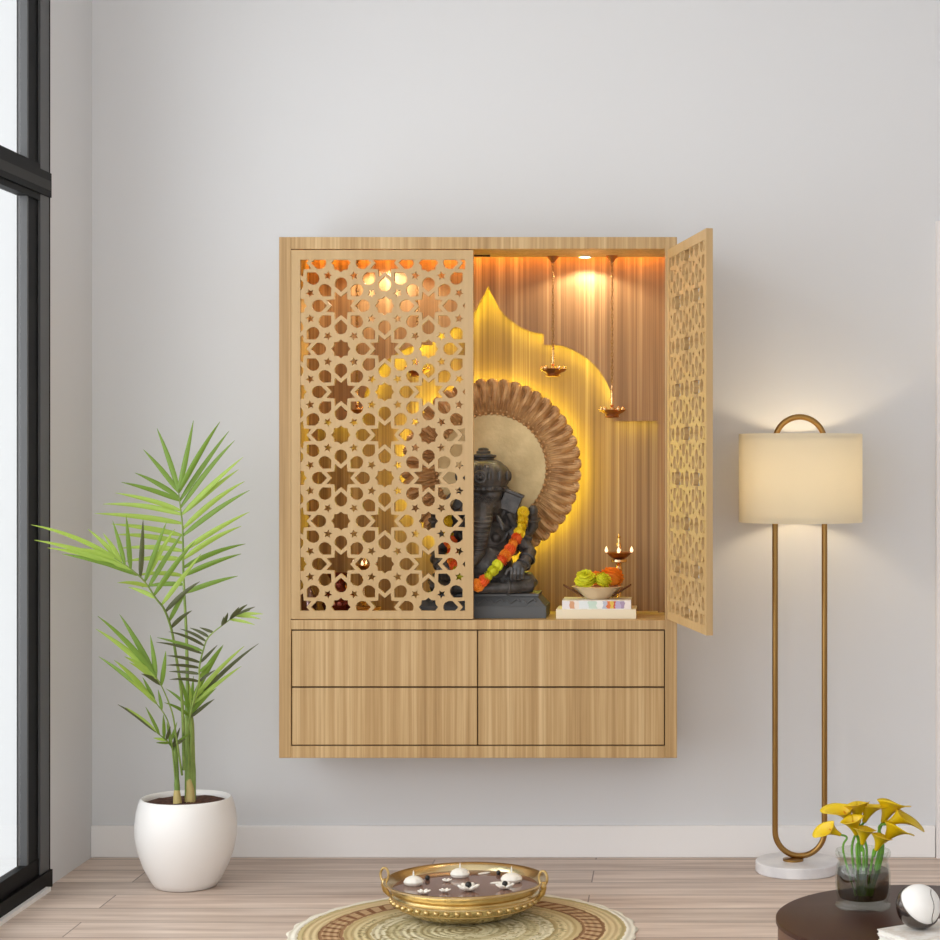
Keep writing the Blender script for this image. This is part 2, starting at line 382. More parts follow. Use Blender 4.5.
def tag(o, label, cat, group=None):
    o['label'] = label; o['category'] = cat
    if group: o['group'] = group
    return o
def copy_tree(root, loc, label=None, rotz=0, scale=1, group=None):
    r = root.copy(); C.objects.link(r); r.location = loc; r.rotation_euler = (0, 0, rotz); r.scale = (scale,)*3
    if label: r['label'] = label
    if group: r['group'] = group
    for ch in list(root.children):
        c = ch.copy(); C.objects.link(c); c.parent = r
        for g in list(ch.children):
            d = g.copy(); C.objects.link(d); d.parent = c
    return r
def struct(mb, name, m, **k): return mb.build(name, m, kind='structure', **k)
def extrude2d(outer, holes, T, depth, mb=None):
    """flat board with holes; T maps (u, v, w) to the room, w from 0 to depth"""
    mb = mb or MB()
    loops = [outer]+holes
    flat = [p for lp in loops for p in lp]; n = len(flat); edges = []; k = 0
    for lp in loops:
        L = len(lp); edges += [(k+q, k+(q+1) % L) for q in range(L)]; k += L
    cdt = geometry.delaunay_2d_cdt([Vector((p[0], p[1])) for p in flat], edges, [], 0, 1e-7)
    cv, cf = cdt[0], cdt[2]
    assert len(cv) == n, (len(cv), n)
    src = [o_[0] for o_ in cdt[3]]
    boxes = [(min(p[0] for p in lp), max(p[0] for p in lp), min(p[1] for p in lp), max(p[1] for p in lp)) for lp in loops]
    def inside(x, y, lp):
        c_ = False
        for q in range(len(lp)):
            (xa, ya), (xb, yb2) = lp[q-1], lp[q]
            if (ya > y) != (yb2 > y) and x < (xb-xa)*(y-ya)/(yb2-ya)+xa: c_ = not c_
        return c_
    tri = []
    for f in cf:
        x = sum(cv[q].x for q in f)/3; y = sum(cv[q].y for q in f)/3
        if not inside(x, y, loops[0]): continue
        if any(b_[0] < x < b_[1] and b_[2] < y < b_[3] and inside(x, y, lp) for lp, b_ in zip(loops[1:], boxes[1:])): continue
        tri.append([src[q] for q in f])
    vs = [T(p[0], p[1], 0) for p in flat]+[T(p[0], p[1], depth) for p in flat]
    fs = []
    for t in tri:
        fs.append(tuple(t)); fs.append(tuple(i+n for i in reversed(t)))
    k = 0
    for lp in loops:
        L = len(lp)
        for i in range(L):
            a, b = k+i, k+(i+1) % L; fs.append((a, b, b+n, a+n))
        k += L
    mb.add(vs, fs); return mb
def bez_(p, n):                     # smooth path through points
    out = []; P = [p[0]]+p+[p[-1]]
    for i in range(1, len(P)-2):
        for k in range(n):
            t = k/n; a, b_, c_, d = P[i-1], P[i], P[i+1], P[i+2]
            out.append(.5*((2*b_)+(c_-a)*t+(2*a-5*b_+4*c_-d)*t*t+(3*b_-a-3*c_+d)*t**3))
    out.append(P[-2]); return out
def fixn(o):
    bm = bmesh.new(); bm.from_mesh(o.data); bmesh.ops.recalc_face_normals(bm, faces=bm.faces); bm.to_mesh(o.data); bm.free(); return o

# ------------------------------------------------------------------ the room
struct(MB().box((XL-.03, YB, -.08), (XR, WALL+.1, 0)), 'floor', M_FLOOR, smooth=False)
struct(MB().box((XL-.036, WALL, 0), (XR, WALL+.1, ZC)), 'wall_back', M_WALL, smooth=False)
struct(MB().box((XR, YB, 0), (XR+.1, WALL+.1, ZC)), 'wall_right', M_WALL, smooth=False)
struct(MB().box((XL-.15, YB, ZC), (XR+.1, WALL+.1, ZC+.1)), 'ceiling', M_CEIL, smooth=False)
wl = MB().box((XL-.036, 5.531, 0), (XL, WALL, ZC)).box((XL-.15, YB, 2.86), (XL, 5.531, ZC)).box((XL-.15, YB, 0), (XL, 0.2, 2.86))
struct(wl, 'wall_left', M_WALL, smooth=False)
XJ = (936.4-CX)/F*(WALL-.02)
struct(MB().box((XL, WALL-.014, 0), (XJ-.002, WALL, .10)), 'baseboard_back', M_BASE, bevel=.003)
# white door casing at the right edge of the picture
struct(MB().box((XJ, WALL-.022, 0), (XJ+.10, WALL, 1.985)).box((XJ+.10, WALL-.022, 1.985-.10), (XJ+1.0, WALL, 1.985)).box((XJ+1.0, WALL-.022, 0), (XJ+1.1, WALL, 1.985)),
       'trim_1', mat('white_casing_paint', srgb(244, 240, 238), .45), smooth=False)
struct(MB().box((XJ+.10, WALL-.012, 0), (XJ+1.0, WALL, 1.885)), 'door_1', M_BASE, smooth=False)
# tall black window on the left wall
wf = MB()
y0, y1 = 0.2, 5.531
wf.cur = 1
wf.box((-1.842, 5.449, .0), (-1.8055, 5.526, 2.86))
wf.box((-1.8387, 5.350, .098), (-1.8105, 5.362, 2.86))
wf.cur = 0
wf.box((-1.842, 5.526, 0), (-1.804, 5.5305, 2.86))
wf.box((-1.838, 5.362, .06), (-1.8125, 5.449, 2.86))
wf.box((-1.8392, 5.3488, .06), (-1.836, 5.356, 2.86))
wf.box((-1.836, y0, .0), (-1.810, 5.449, .098)); wf.box((-1.83, y0, 0), (-1.797, 5.5305, .05))
wf.box((-1.836, y0, 2.78), (-1.810, 5.449, 2.86))
wf.box((-1.838, y0, 1.985), (-1.806, 5.45, 2.09)); wf.box((-1.83, y0, 2.004), (-1.800, 5.5305, 2.074))
wf.cur = 2; wf.box((-1.82, y0, 2.022), (-1.7985, 5.52, 2.050)); wf.cur = 0
for yy in (3.75, 2.2, .7):
    wf.box((-1.838, yy-.04, 0), (-1.808, yy+.04, 2.86))
struct(wf, 'window_1', [M_FRAME, M_FRAME2, M_FRAME3], smooth=False)
struct(MB().box((-1.826, y0, .09), (-1.820, 5.352, 2.80)), 'window_2', M_GLASS, smooth=False)
struct(MB().box((XL+.010, y0, 0), (XL+.024, 5.47, .012)), 'trim_2', M_BASE, smooth=False)

# ------------------------------------------------------------------ the wall-hung shrine cabinet
YF = 5.58; K = YF/F
X = lambda px: (px-CX)*K
Z = lambda py: H-(py-CY)*K
BACK = 5.908; FP = 5.856       # recess wall and the cut-out board in front of it
ZSH = Z(620.0)
cab = thing('shrine_cabinet', 'light oak wall-hung shrine cabinet with carved lattice doors, the right one open', 'cabinet', (X(478), WALL, Z(758)))
b = MB()
b.box((X(279), YF, Z(758)), (X(291), WALL-.002, Z(237)))
b.box((X(665), YF, Z(758)), (X(677), WALL-.002, Z(237)))
b.box((X(291), YF, Z(249)), (X(665), FP-.048, Z(237)))
b.box((X(291), FP-.048, Z(237)-.005), (X(665), WALL-.002, Z(237)))
b.box((X(291), YF, Z(758)), (X(665), WALL-.002, Z(746)))
b.box((X(291), YF, Z(629.5)), (X(665), WALL-.002, ZSH))
b.build('carcass', M_OAK, cab, bevel=.0012)
MB().box((X(291), YF+.012, Z(746)), (X(665), YF+.02, Z(629.5))).build('drawer_gap', M_GAP, cab, smooth=False)
for (a, c_) in ((292, 477.0), (478.2, 664)):
    for (t, u) in ((630.8, 686.4), (688, 744.8)):
        MB().box((X(a), YF+.001, Z(u)), (X(c_), YF+.3, Z(t))).build('drawer', M_OAK, cab, bevel=.001)
MB().box((X(291), BACK, ZSH), (X(665), WALL-.003, Z(237)-.006)).build('back_panel', M_BACK, cab, smooth=False)
# board with the arch cut out
sb = FP/F
bx = lambda px: (px-CX)*sb
bz = lambda py: H-(py-CY)*sb
arch_r = [(488, 286), (491, 293), (494.5, 299), (501, 311), (506, 316.5), (511.7, 321), (517, 325), (523, 328.4), (529.5, 331), (536.6, 333), (543.7, 334), (543.7, 345), (549, 345),
          (555.7, 345), (561.5, 345.7), (567, 347.2), (575, 350.7), (582.6, 355.5), (588.7, 359.5), (594, 364.5), (599.2, 370.5), (603.6, 377), (607, 383), (609.4, 388.5), (611.3, 394), (612, 399),
          (613, 409), (613, 421), (658, 421)]
AC = 488
arch = [(2*AC-x, y) for x, y in reversed(arch_r[1:])]+arch_r
yb = CY+(H-ZSH)/FP*F
outer = [(X(291.3), Z(237)-.006)]+[(X(291.3), ZSH), (bx(318), ZSH)]+[(bx(x), bz(y)) for x, y in arch]+[(bx(658), ZSH), (X(664.7), ZSH), (X(664.7), Z(237)-.006)]
o = extrude2d(outer, [], lambda u, v, w_: Vector((u, FP+w_, v)), .012).build('arch_board', M_BACK, cab, smooth=False); fixn(o)
# led tape fixed behind the edge of the cut-out
def ribbon(path, yA, yB, off):
    mb = MB(); n = len(path); vs = []; fs = []
    for i, (x, y) in enumerate(path):
        vs.append(Vector((bx(x), yA, bz(y)))); vs.append(Vector((bx(x), yB, bz(y))))
    for i in range(n-1): fs.append((2*i, 2*i+1, 2*i+3, 2*i+2))
    return mb.add(vs, fs)
def offs(path, d):
    out = []
    for i, p in enumerate(path):
        a = Vector(path[max(i-1, 0)]); c_ = Vector(path[min(i+1, len(path)-1)])
        t = (c_-a).normalized(); out.append((p[0]+t.y*d, p[1]-t.x*d))
    return out
half = [p for p in arch if p[0] < 612.5 and p[0] > 2*AC-612.5]
ribbon(offs(half, 2.2), FP+.0125, FP+.034, 0).build('led_strip', M_YLED, cab, smooth=False)
for (xa, xb) in ((616, 657), (319, 360)):
    ribbon([(xa, 418.8), (xb, 418.8)], FP+.0125, FP+.024, 0).build('led_strip', M_YLED, cab, smooth=False)
# amber tape up in the slot between cabinet roof and back board
MB().box((X(293), FP-.044, Z(237)-.012), (X(663), FP-.030, Z(237)-.006)).build('amber_strip', M_OLED, cab, smooth=False)
def downlight(px):
    c_ = pt(px, 257, 5.778); z = Z(249)
    m = MB().lathe([(.018, -.004), (.024, -.004), (.027, 0), (.018, 0)], (c_.x, 5.778, z), 28, closed=True)
    o = m.build('downlight', M_CHROME, cab)
    MB().lathe([(.0175, -.0025), (.0175, -.0005)], (c_.x, 5.778, z), 24).build('lens', M_BULB, o)
    d = bpy.data.lights.new('downlight_beam', 'SPOT'); d.energy = 4.3; d.color = (1, .88, .70); d.spot_size = 2.5; d.spot_blend = .3; d.shadow_soft_size = .012
    l = bpy.data.objects.new('downlight_beam', d); C.objects.link(l); l.parent = cab
    l.location = Vector((c_.x, 5.778, z-.008))-ORG[cab.name]; l.rotation_euler = (0, 0, 0)
downlight(585); downlight(385)
MB().box((pt(463, 0, 5.75).x, 5.74, Z(249)-.004), (pt(490, 0, 5.75).x, 5.755, Z(249))).build('mounting_clip', M_GAP, cab, smooth=False)

# lattice: eight-pointed stars, drop-shaped petals, rosettes and five-pointed stars on a square net
def lattice(u0, u1, v0, v1, au, av, pu, pv):
    """holes clipped to the opening; (au, av) is the centre of one eight-pointed star, pitch pu, pv"""
    def clip(poly):
        def cl(poly, f, inter):
            out = []
            for i in range(len(poly)):
                a, c_ = poly[i-1], poly[i]
                if f(c_):
                    if not f(a): out.append(inter(a, c_))
                    out.append(c_)
                elif f(a): out.append(inter(a, c_))
            return out
        def ix(k, val):
            def g(a, c_):
                t = (val-a[k])/(c_[k]-a[k]); return (a[0]+(c_[0]-a[0])*t, a[1]+(c_[1]-a[1])*t)
            return g
        for k, val, sgn in ((0, u0, 1), (0, u1, -1), (1, v0, 1), (1, v1, -1)):
            poly = cl(poly, lambda p, k=k, val=val, sgn=sgn: sgn*(p[k]-val) > 0, ix(k, val))
            if len(poly) < 3: return None
        A = 0
        for i in range(len(poly)): A += poly[i-1][0]*poly[i][1]-poly[i][0]*poly[i-1][1]
        # drop doubled points and slivers
        q = [p for i, p in enumerate(poly) if (Vector(p)-Vector(poly[i-1])).length > 1e-4]
        return q if abs(A)/2 > 6e-6 and len(q) > 2 else None
    polys = []
    def pol(cx, cy, rs, a0):   # alternating radii
        n = len(rs); return [(cx+rs[i]*math.cos(a0+2*PI*i/n), cy+rs[i]*math.sin(a0+2*PI*i/n)) for i in range(n)]
    petal = [(.315, 0), (.45, .142), (.545, .142), (.625, .10), (.66, .035), (.66, -.035), (.625, -.10), (.545, -.142), (.45, -.142)]
    N = 12
    for i in range(-N, N):
        for j in range(-N, N):
            if (i+j) % 2 == 0:
                polys.append(pol(i, j, [.355, .215]*8, PI/8))
                for k in range(8):
                    a = k*PI/4; ca, sa = math.cos(a), math.sin(a)
                    polys.append([(i+x*ca-y*sa, j+x*sa+y*ca) for x, y in petal])
            else:
                polys.append(pol(i, j, [.222, .178]*8, 0))
                for sx in (-1, 1):
                    for sy in (-1, 1):
                        a = math.atan2(-sy, -sx)
                        polys.append(pol(i+sx*.298, j+sy*.298, [.105, .05]*5, a+PI))
    # 5-pointed star turned with one arm towards the rosette
    out = []
    for p in polys:
        q = clip([(au+x*pu, av+y*pv) for x, y in p])
        if q: out.append(q)
    return out
DW = (473-291)*K                 # door width
dz0, dz1 = Z(619.3)+.001, Z(250)
def make_door(T, mirror=False):
    """T(u, v, w): u from the hinge edge, v height, w depth"""
    u0, u1, v0, v1 = 9*K, (465-291)*K, Z(611), Z(259.5)
    fr = extrude2d([(0, dz0), (DW, dz0), (DW, dz1), (0, dz1)], [[(u0, v0), (u1, v0), (u1, v1), (u0, v1)]], T, .018).build('door', M_DOOR, cab, smooth=False); fixn(fr)
    holes = lattice(u0+.0006, u1-.0006, v0+.0006, v1-.0006, (340.6-291)*K, Z(478), 43.8*K, 43.05*K)
    la = extrude2d([(u0, v0), (u1, v0), (u1, v1), (u0, v1)], holes, lambda u, v, w_: T(u, v, w_+.0015), .0135).build('lattice_panel', M_DOOR, fr, smooth=False); fixn(la)
    return fr
make_door(lambda u, v, w_: Vector((X(291)+.0005+u, YF+w_, v)))
th = math.radians(11.3)
hx, hy = X(667.2), YF-.003
du = Vector((math.sin(th), -math.cos(th), 0)); dn = Vector((math.cos(th), math.sin(th), 0))
rd = make_door(lambda u, v, w_: Vector((hx, hy, v))+du*u+dn*w_)

# ------------------------------------------------------------------ halo disc behind the statue
HY = 5.822; hs = HY/F
hc = pt(492, 468.5, HY)
halo = thing('halo_disc', 'round bronze and gold halo disc with a pleated rim, mounted behind the dark statue', 'wall ornament', (hc.x, HY, hc.z))
n = 1380; rr_ = [52.5, 56, 60, 66, 72, 78, 83, 87, 90]
mb = MB(); vs = []; fs = []
NP = 46
for i, r in enumerate(rr_):
    t = (r-52.5)/37.5
    for k in range(n):
        a = 2*PI*k/n
        sw = a + .22*math.sin(t*2.4)                      # swirl of the pleats
        ph = (sw*NP/(2*PI)) % 1.0
        sc_ = abs(math.sin(ph*PI))
        R_ = r - (3.8*(1-sc_**.5) if t > .8 else 0)*min(1, (t-.8)*5)
        fine = .0013*math.sin(sw*NP*4)
        h = (.013*sc_**.55+.009*ph)*math.sin(min(1, t*1.6+.12)*PI/2) + .010*math.sin(t*PI) + fine
        if t > .9: h += .004
        vs.append(Vector((hc.x+R_*hs*math.cos(a), HY-h, hc.z+R_*hs*math.sin(a))))
m_ = len(rr_)
for k in range(n):                                        # a flat back ring
    a = 2*PI*k/n; vs.append(Vector((hc.x+86*hs*math.cos(a), HY+.008, hc.z+86*hs*math.sin(a))))
for k in range(n):
    a = 2*PI*k/n; vs.append(Vector((hc.x+52.5*hs*math.cos(a), HY+.008, hc.z+52.5*hs*math.sin(a))))
for i in range(m_+1):
    for k in range(n):
        l = (k+1) % n; fs.append((i*n+k, (i+1)*n+k, (i+1)*n+l, i*n+l))
mb.add(vs, fs); o = mb.build('pleated_rim', M_HALO, halo, ang=60)
rotY = Matrix.Rotation(PI/2, 3, 'X')
MB().lathe([(0, -.010), (54*hs, -.008), (54.5*hs, .002), (54.5*hs, .006), (0, .006)], hc, 72, axis=Matrix.Rotation(-PI/2, 3, 'X')).build('gold_disc', M_HALOD, halo)
mb = MB()
for k in range(60):
    a = 2*PI*k/60; mb.ell((hc.x+54.8*hs*math.cos(a), HY-.010, hc.z+54.8*hs*math.sin(a)), .0052, 8, 6)
    mb.ell((hc.x+58.6*hs*math.cos(a+.05), HY-.012, hc.z+58.6*hs*math.sin(a+.05)), .0034, 6, 5)
mb.build('bead_ring', M_BEAD, halo, kind='stuff')
circ = [Vector((hc.x+72*hs*math.cos(2*PI*k/64), HY+.022, hc.z+72*hs*math.sin(2*PI*k/64))) for k in range(65)]
mb = MB(); vs = []; fs = []
for k in range(65):
    a = 2*PI*k/64
    for yy, r in ((HY+.046, 83.5), (HY+.070, 83.5)): vs.append(Vector((hc.x+r*hs*math.cos(a), yy, hc.z+r*hs*math.sin(a))))
for k in range(64): fs.append((2*k, 2*k+1, 2*k+3, 2*k+2))
mb.add(vs, fs).build('led_ring', M_YLED2, halo, smooth=False)
for k in range(4):
    a = PI/4+k*PI/2; MB().lathe([(.008, 0), (.008, BACK-HY-.006)], (hc.x+40*hs*math.cos(a), HY+.006, hc.z+40*hs*math.sin(a)), 12, axis=Matrix.Rotation(-PI/2, 3, 'X')).build('standoff', M_CHAIN, halo)

# ------------------------------------------------------------------ seated elephant-headed statue
SY = 5.725; ss = SY/F; SX = 484
def S(px, py, dy=0): return Vector(((px-CX)*ss, SY-dy*ss, H-(py-CY)*ss))
base_z = ZSH
st = thing('seated_statue', 'black stone seated elephant-headed statue on a grey plinth inside the cabinet', 'statue', ((SX-CX)*ss, SY, base_z))
mb = MB()
zt = S(0, 592).z; zb1 = S(0, 604).z
def slab(z0, z1, hw0, hw1, hd0, hd1):
    c_ = (SX-CX)*ss
    vs = [(c_-hw0, SY-hd0, z0), (c_+hw0, SY-hd0, z0), (c_+hw0, SY+hd0, z0), (c_-hw0, SY+hd0, z0), (c_-hw1, SY-hd1, z1), (c_+hw1, SY-hd1, z1), (c_+hw1, SY+hd1, z1), (c_-hw1, SY+hd1, z1)]
    mb.add(vs, [(0,3,2,1),(4,5,6,7),(0,1,5,4),(1,2,6,5),(2,3,7,6),(3,0,4,7)])
slab(base_z, zb1, 64*ss, 64*ss, .092, .092)
slab(zb1, zt-.008, 63*ss, 55*ss, .090, .074)
slab(zt-.008, zt, 56.5*ss, 56.5*ss, .078, .078)
# carved scrolls on the sloping frieze
for k in range(7):
    x = (SX-48+k*16); 
    p0 = S(x, 599.5, 0); y_ = SY-.0835
    mb.tube([(p0.x-.02, y_-.0005, p0.z+.006), (p0.x-.01, y_-.003, p0.z-.006), (p0.x, y_-.001, p0.z+.002), (p0.x+.01, y_+.000, p0.z+.008), (p0.x+.02, y_-.001, p0.z-.0)], .0028, 6)
mb.build('plinth', M_PLINTH, st, bevel=.002, ang=30)
mb = MB()
def e(px, py, rx, ry, rz=None, dy=0, rot=0, tilt=0):
    R = Matrix.Rotation(math.radians(rot), 3, 'Y') @ Matrix.Rotation(math.radians(tilt), 3, 'X')
    mb.ell(S(px, py, dy), (rx*ss, (rz if rz else rx)*ss, ry*ss), 24, 16, R)
def cap(pts, rs): mb.tube([S(*p) for p in pts], [r*ss for r in rs], 14)
e(SX, 566, 30, 26, 26, 4)           # belly
e(SX, 540, 27, 22, 20, -2)          # chest
e(SX, 528, 30, 12, 14, -4)          # shoulders
e(SX, 584, 46, 9, 26, 0)            # seat of folded legs
e(SX, 504, 20, 22, 20, 4)           # head
e(SX-8, 494, 11, 10, 11, 12); e(SX+8, 494, 11, 10, 11, 12)       # brow domes
cap([(SX, 504, 18), (SX, 520, 26), (SX-1, 536, 30), (SX-3, 550, 32), (SX-9, 560, 34), (SX-17, 562, 34), (SX-20, 555, 34)], [12, 11, 9, 7.5, 6.5, 5.5, 4.5])   # trunk
TRK = [(504, 18, 12, 0), (520, 26, 11, 0), (536, 30, 9, -1), (550, 32, 7.5, -3), (560, 34, 6.5, -9)]
for k in range(10):                 # folds on the trunk
    yy = 511+k*4.4
    for q in range(4):
        if TRK[q][0] <= yy <= TRK[q+1][0]:
            t = (yy-TRK[q][0])/(TRK[q+1][0]-TRK[q][0]); dd, rd_, xx = [TRK[q][w_]*(1-t)+TRK[q+1][w_]*t for w_ in (1, 2, 3)]
    mb.tube([S(SX+xx+rd_*math.sin(a_), yy+1.5*math.cos(a_), dd+rd_*math.cos(a_)+.3) for a_ in [-1.1+2.2*w_/10 for w_ in range(11)]], 1.15*ss, 6)
for s_ in (-1, 1):
    P = lambda px, py, dy=0: (SX+s_*px, py, dy)
    e(SX+s_*22, 508, 10, 19, 4, 2, rot=-s_*18)                    # ear
    e(SX+s_*27, 516, 7, 10, 4, 4, rot=s_*12)
    cap([P(15, 516, 18), P(20, 524, 26), P(22, 529, 28)], [2.6, 2.2, 1.4])   # tusk
    e(SX+s_*11, 506, 3, 2.2, 3, 20)                               # eye
    # upper arm to knee, lower pair
    cap([P(27, 530, 0), P(40, 545, 2), P(46, 552, 6), P(42, 562, 18), P(37, 570, 26)], [8.5, 8, 7, 6, 5])
    # hand with four fingers resting on the knee
    e(SX+s_*36, 566, 6, 6.5, 4, 30)
    for q in range(4):
        xx = 30.5+q*3.6; cap([P(xx+.6, 566, 32), P(xx, 572, 34), P(xx-.4, 577+(.8 if q in (1, 2) else 0), 31)], [1.9, 1.8, 1.4])
    cap([P(30, 566, 31), P(26, 569, 33), P(24.5, 573, 33)], [2.1, 1.9, 1.4])
    # raised rear arm and what it holds
    cap([P(27, 527, -6), P(44, 534, -8), P(49, 526, -6), P(49, 514, -2)], [7.5, 6.5, 5.5, 4.5])
    e(SX+s_*49, 511, 5, 6, 5, 0)
    for yy in (545, 536): cap([P(38+(545-yy)*.0, yy-1, 8), P(48, yy+3, 4)], [2.2, 2.2])
    # bangles
    # thigh and shin of the folded leg
    cap([P(8, 578, 6), P(30, 579, 14), P(46, 581, 12), P(50, 585, 14)], [12, 11, 9.5, 7])
    cap([P(48, 584, 16), P(30, 585.5, 27), P(10, 586, 31), P(-4, 586.5, 32)], [7.5, 6, 5.2, 4.5])
    e(SX-s_*10, 586, 9, 4.5, 5, 31)
    for q in range(4):
        cap([P(16+q*8, 577-q*.3, 21), P(20+q*8, 583, 25-q), P(22+q*8, 589, 22-q)], [1.2, 1.4, 1.0])   # folds of the cloth
    e(SX+s_*13, 537, 6, 5, 5, 14)
# axe-like block held beside the ear on the viewer's right, and a noose on the other side
Rb = Matrix.Rotation(math.radians(22), 3, 'Y')
cb = S(512, 501, 8)
for (w0, h0, d0, oz) in ((9.2, 10.5, 4, 0), (10.2, 2.4, 5, 9.5)):
    q = MB().box((-w0*ss, -d0*ss, (-h0+oz)*ss), (w0*ss, d0*ss, (h0*(1 if oz == 0 else .2)+oz)*ss), lambda v: cb+Rb @ v)
    mb.add(q.v, q.f)
cap([(509, 512, 8), (514, 524, 4), (520, 530, 0)], [3.5, 4, 5])
mb.tube([S(457+9*math.cos(a_), 503+9*math.sin(a_), 6) for a_ in [2*PI*k/18 for k in range(18)]], 3*ss, 8, closed=True)
cap([(459, 512, 6), (455, 524, 2), (449, 530, 0)], [3.5, 4, 5])
# necklace and belly band
mb.tube([S(SX+24*math.cos(a_), 532+14*math.sin(a_), 20-2*abs(math.cos(a_))*6) for a_ in [PI*k/16 for k in range(17)]], 2.0*ss, 8)
mb.tube([S(SX+29*math.cos(a_), 568+9*math.sin(a_), 30-13*abs(math.cos(a_))) for a_ in [PI*k/16 for k in range(17)]], 1.8*ss, 8)
body_mb = mb
def band(c_, ax, rad, name, th=1.5):
    ax = Vector(ax).normalized(); u = ax.orthogonal().normalized(); v = ax.cross(u)
    MB().tube([c_+(u*math.cos(a)+v*math.sin(a))*rad*ss for a in [2*PI*k/24 for k in range(24)]], th*ss, 8, closed=True).build(name, M_STONE, st)
for s_ in (-1, 1):
    for (x_, y_, d_, ax, rad) in ((34, 538, 1, (s_*13, 0, -15), 9.3), (44, 558, 12, (-s_*5, -14, -12), 7.2), (41, 563.5, 19, (-s_*5, -10, -10), 6.6), (49, 520, -4, (0, -.3, 1), 6.0)):
        band(S(SX+s_*x_, y_, d_), ax, rad, 'armband')
    band(S(SX+s_*26, 585.5, 28), (s_*1, .4, 0), 6.6, 'anklet')
body_mb.build('body', M_STONE, st, remesh=.0014, ang=180)
# crown
mb = MB()
c0 = S(SX, 492, 6)
crp = [(21, 0), (24, 2), (24, 5), (22.5, 6), (24.5, 10), (26, 15), (26, 19), (24.5, 23), (21, 27), (17, 30.5), (13.5, 32), (10.5, 32.8), (10.5, 34), (13, 35), (13, 37), (9, 37.6), (7, 38.6), (7.2, 40.5), (5, 41.6), (5.4, 43), (3, 44.2), (0, 44.6)]
mb.lathe([(r*ss, z*ss) for r, z in crp], c0, 56, mod=lambda a, z: 1+(.035*math.sin(a*16) if z < 26*ss else 0))
for k in range(28):
    a_ = PI*k/14; mb.ell(c0+Vector((24.3*ss*math.cos(a_), 24.3*ss*math.sin(a_), 3.4*ss)), 1.5*ss, 8, 6)
for k in range(14):
    a_ = PI*k/7+.1; p = c0+Vector((26*ss*math.cos(a_), 26*ss*math.sin(a_), 16*ss)); mb.ell(p, (2.2*ss, 2.2*ss, 5*ss), 8, 8)
mc = S(483.5, 477, 33)
mb.tube([mc+Vector((5.4*ss*math.cos(a_), .5*ss, 5.4*ss*math.sin(a_))) for a_ in [2*PI*k/24 for k in range(24)]], 1.7*ss, 8, closed=True)
mb.ell(mc+Vector((0, .6*ss, 0)), (2.4*ss,)*3, 10, 8)
for k in range(11):
    a_ = -.2+ (PI+.4)*k/10; d = Vector((math.cos(a_), 0, math.sin(a_)))
    mb.ell(mc+d*10.2*ss+Vector((0, 2.8*ss*(1+abs(math.cos(a_))), 0)), (1.5*ss, 1.5*ss, 3.4*ss), 8, 6, Matrix.Rotation(PI/2-a_, 3, 'Y'))
mb.build('crown', M_STONE, st, ang=50)
mb = MB()
for r in range(4):
    for k in range(15-r*2):
        x_ = -14+r*2+k*2.0; y_ = 496+r*2.6
        d_ = max(18+math.sqrt(max(0, 144-(y_-504)**2-x_*x_)), 4+20*math.sqrt(max(0, 1-((y_-504)/20)**2-(x_/20)**2)), 12+10*math.sqrt(max(0, 1-((abs(x_)-8)/11)**2-((y_-494)/11)**2)))
        mb.ell(S(SX+x_, y_, d_+.3), 1.0*ss, 6, 5)
mb.build('beaded_browband', M_STONE, st, ang=60)

# ------------------------------------------------------------------ marigolds
def petals_mesh(name, m, R=1.0, rings=6, seed=1, np0=22, L=.5):
    rnd = random.Random(seed); mb = MB()
    mb.ell((0, 0, 0), (R*.72, R*.72, R*.6), 14, 10)
    for i in range(rings):
        el = -.35+ (PI/2+.3)*i/(rings-1)
        cnt = max(4, int(np0*math.cos(max(el, 0))**.8))
        for k in range(cnt):
            a = 2*PI*(k+rnd.random()*.6)/cnt
            d = Vector((math.cos(el)*math.cos(a), math.cos(el)*math.sin(a), math.sin(el)*.82))
            t = Vector((-math.sin(a), math.cos(a), 0)); u = d.cross(t).normalized()
            w_ = R*(.17+.05*rnd.random()); r1 = R*(.86+.16*rnd.random())
            p0 = d*R*.5; p1 = d*r1*.9+u*R*.05; p2 = d*r1+u*R*(.10*rnd.random()-.02)
            mb.add([p0-t*w_*.4, p0+t*w_*.4, p1+t*w_, p2+t*w_*.6+d*R*.03, p2-t*w_*.6-d*R*.03, p1-t*w_, p1+d*R*.05], [(0, 1, 2, 6), (0, 6, 5), (6, 2, 3), (6, 3, 4), (6, 4, 5)])
    me = bpy.data.meshes.new(name)
    me.from_pydata([tuple(v) for v in mb.v], [], mb.f); me.materials.append(m); me.shade_smooth(); me.set_sharp_from_angle(angle=math.radians(50))
    return me
ME_G = petals_mesh('marigold_lime', M_GYEL, seed=2); ME_Y = petals_mesh('marigold_yellow', M_YEL, seed=3)
ME_O = petals_mesh('marigold_orange', M_ORA, seed=4); ME_D = petals_mesh('marigold_deep', M_DORA, seed=5)
gar = thing('marigold_garland', 'garland of yellow and orange marigolds draped over the dark statue', 'garland', S(SX, 540, 30))
gp = [(524, 512, 10), (523.5, 520.5, 12), (521.5, 529, 14), (519, 537, 17), (514.5, 544.5, 22), (510, 551.5, 27), (504.5, 558.5, 32), (498.5, 566, 36), (493, 573.5, 38), (485.5, 580, 40), (478, 583.5, 41)]
gl = [(469.5, 579, 40), (463.5, 571.5, 37), (459, 563, 33), (456, 554.5, 28), (454, 545.5, 23), (451.5, 537, 18), (449.5, 529, 14), (448, 521, 12), (447.5, 512.5, 10)]
gpath = bez_([Vector(p) for p in gp+gl], 8)
gpts = [gpath[0]]
for p in gpath[1:]:
    if (p-gpts[-1]).length > 6.4: gpts.append(p)
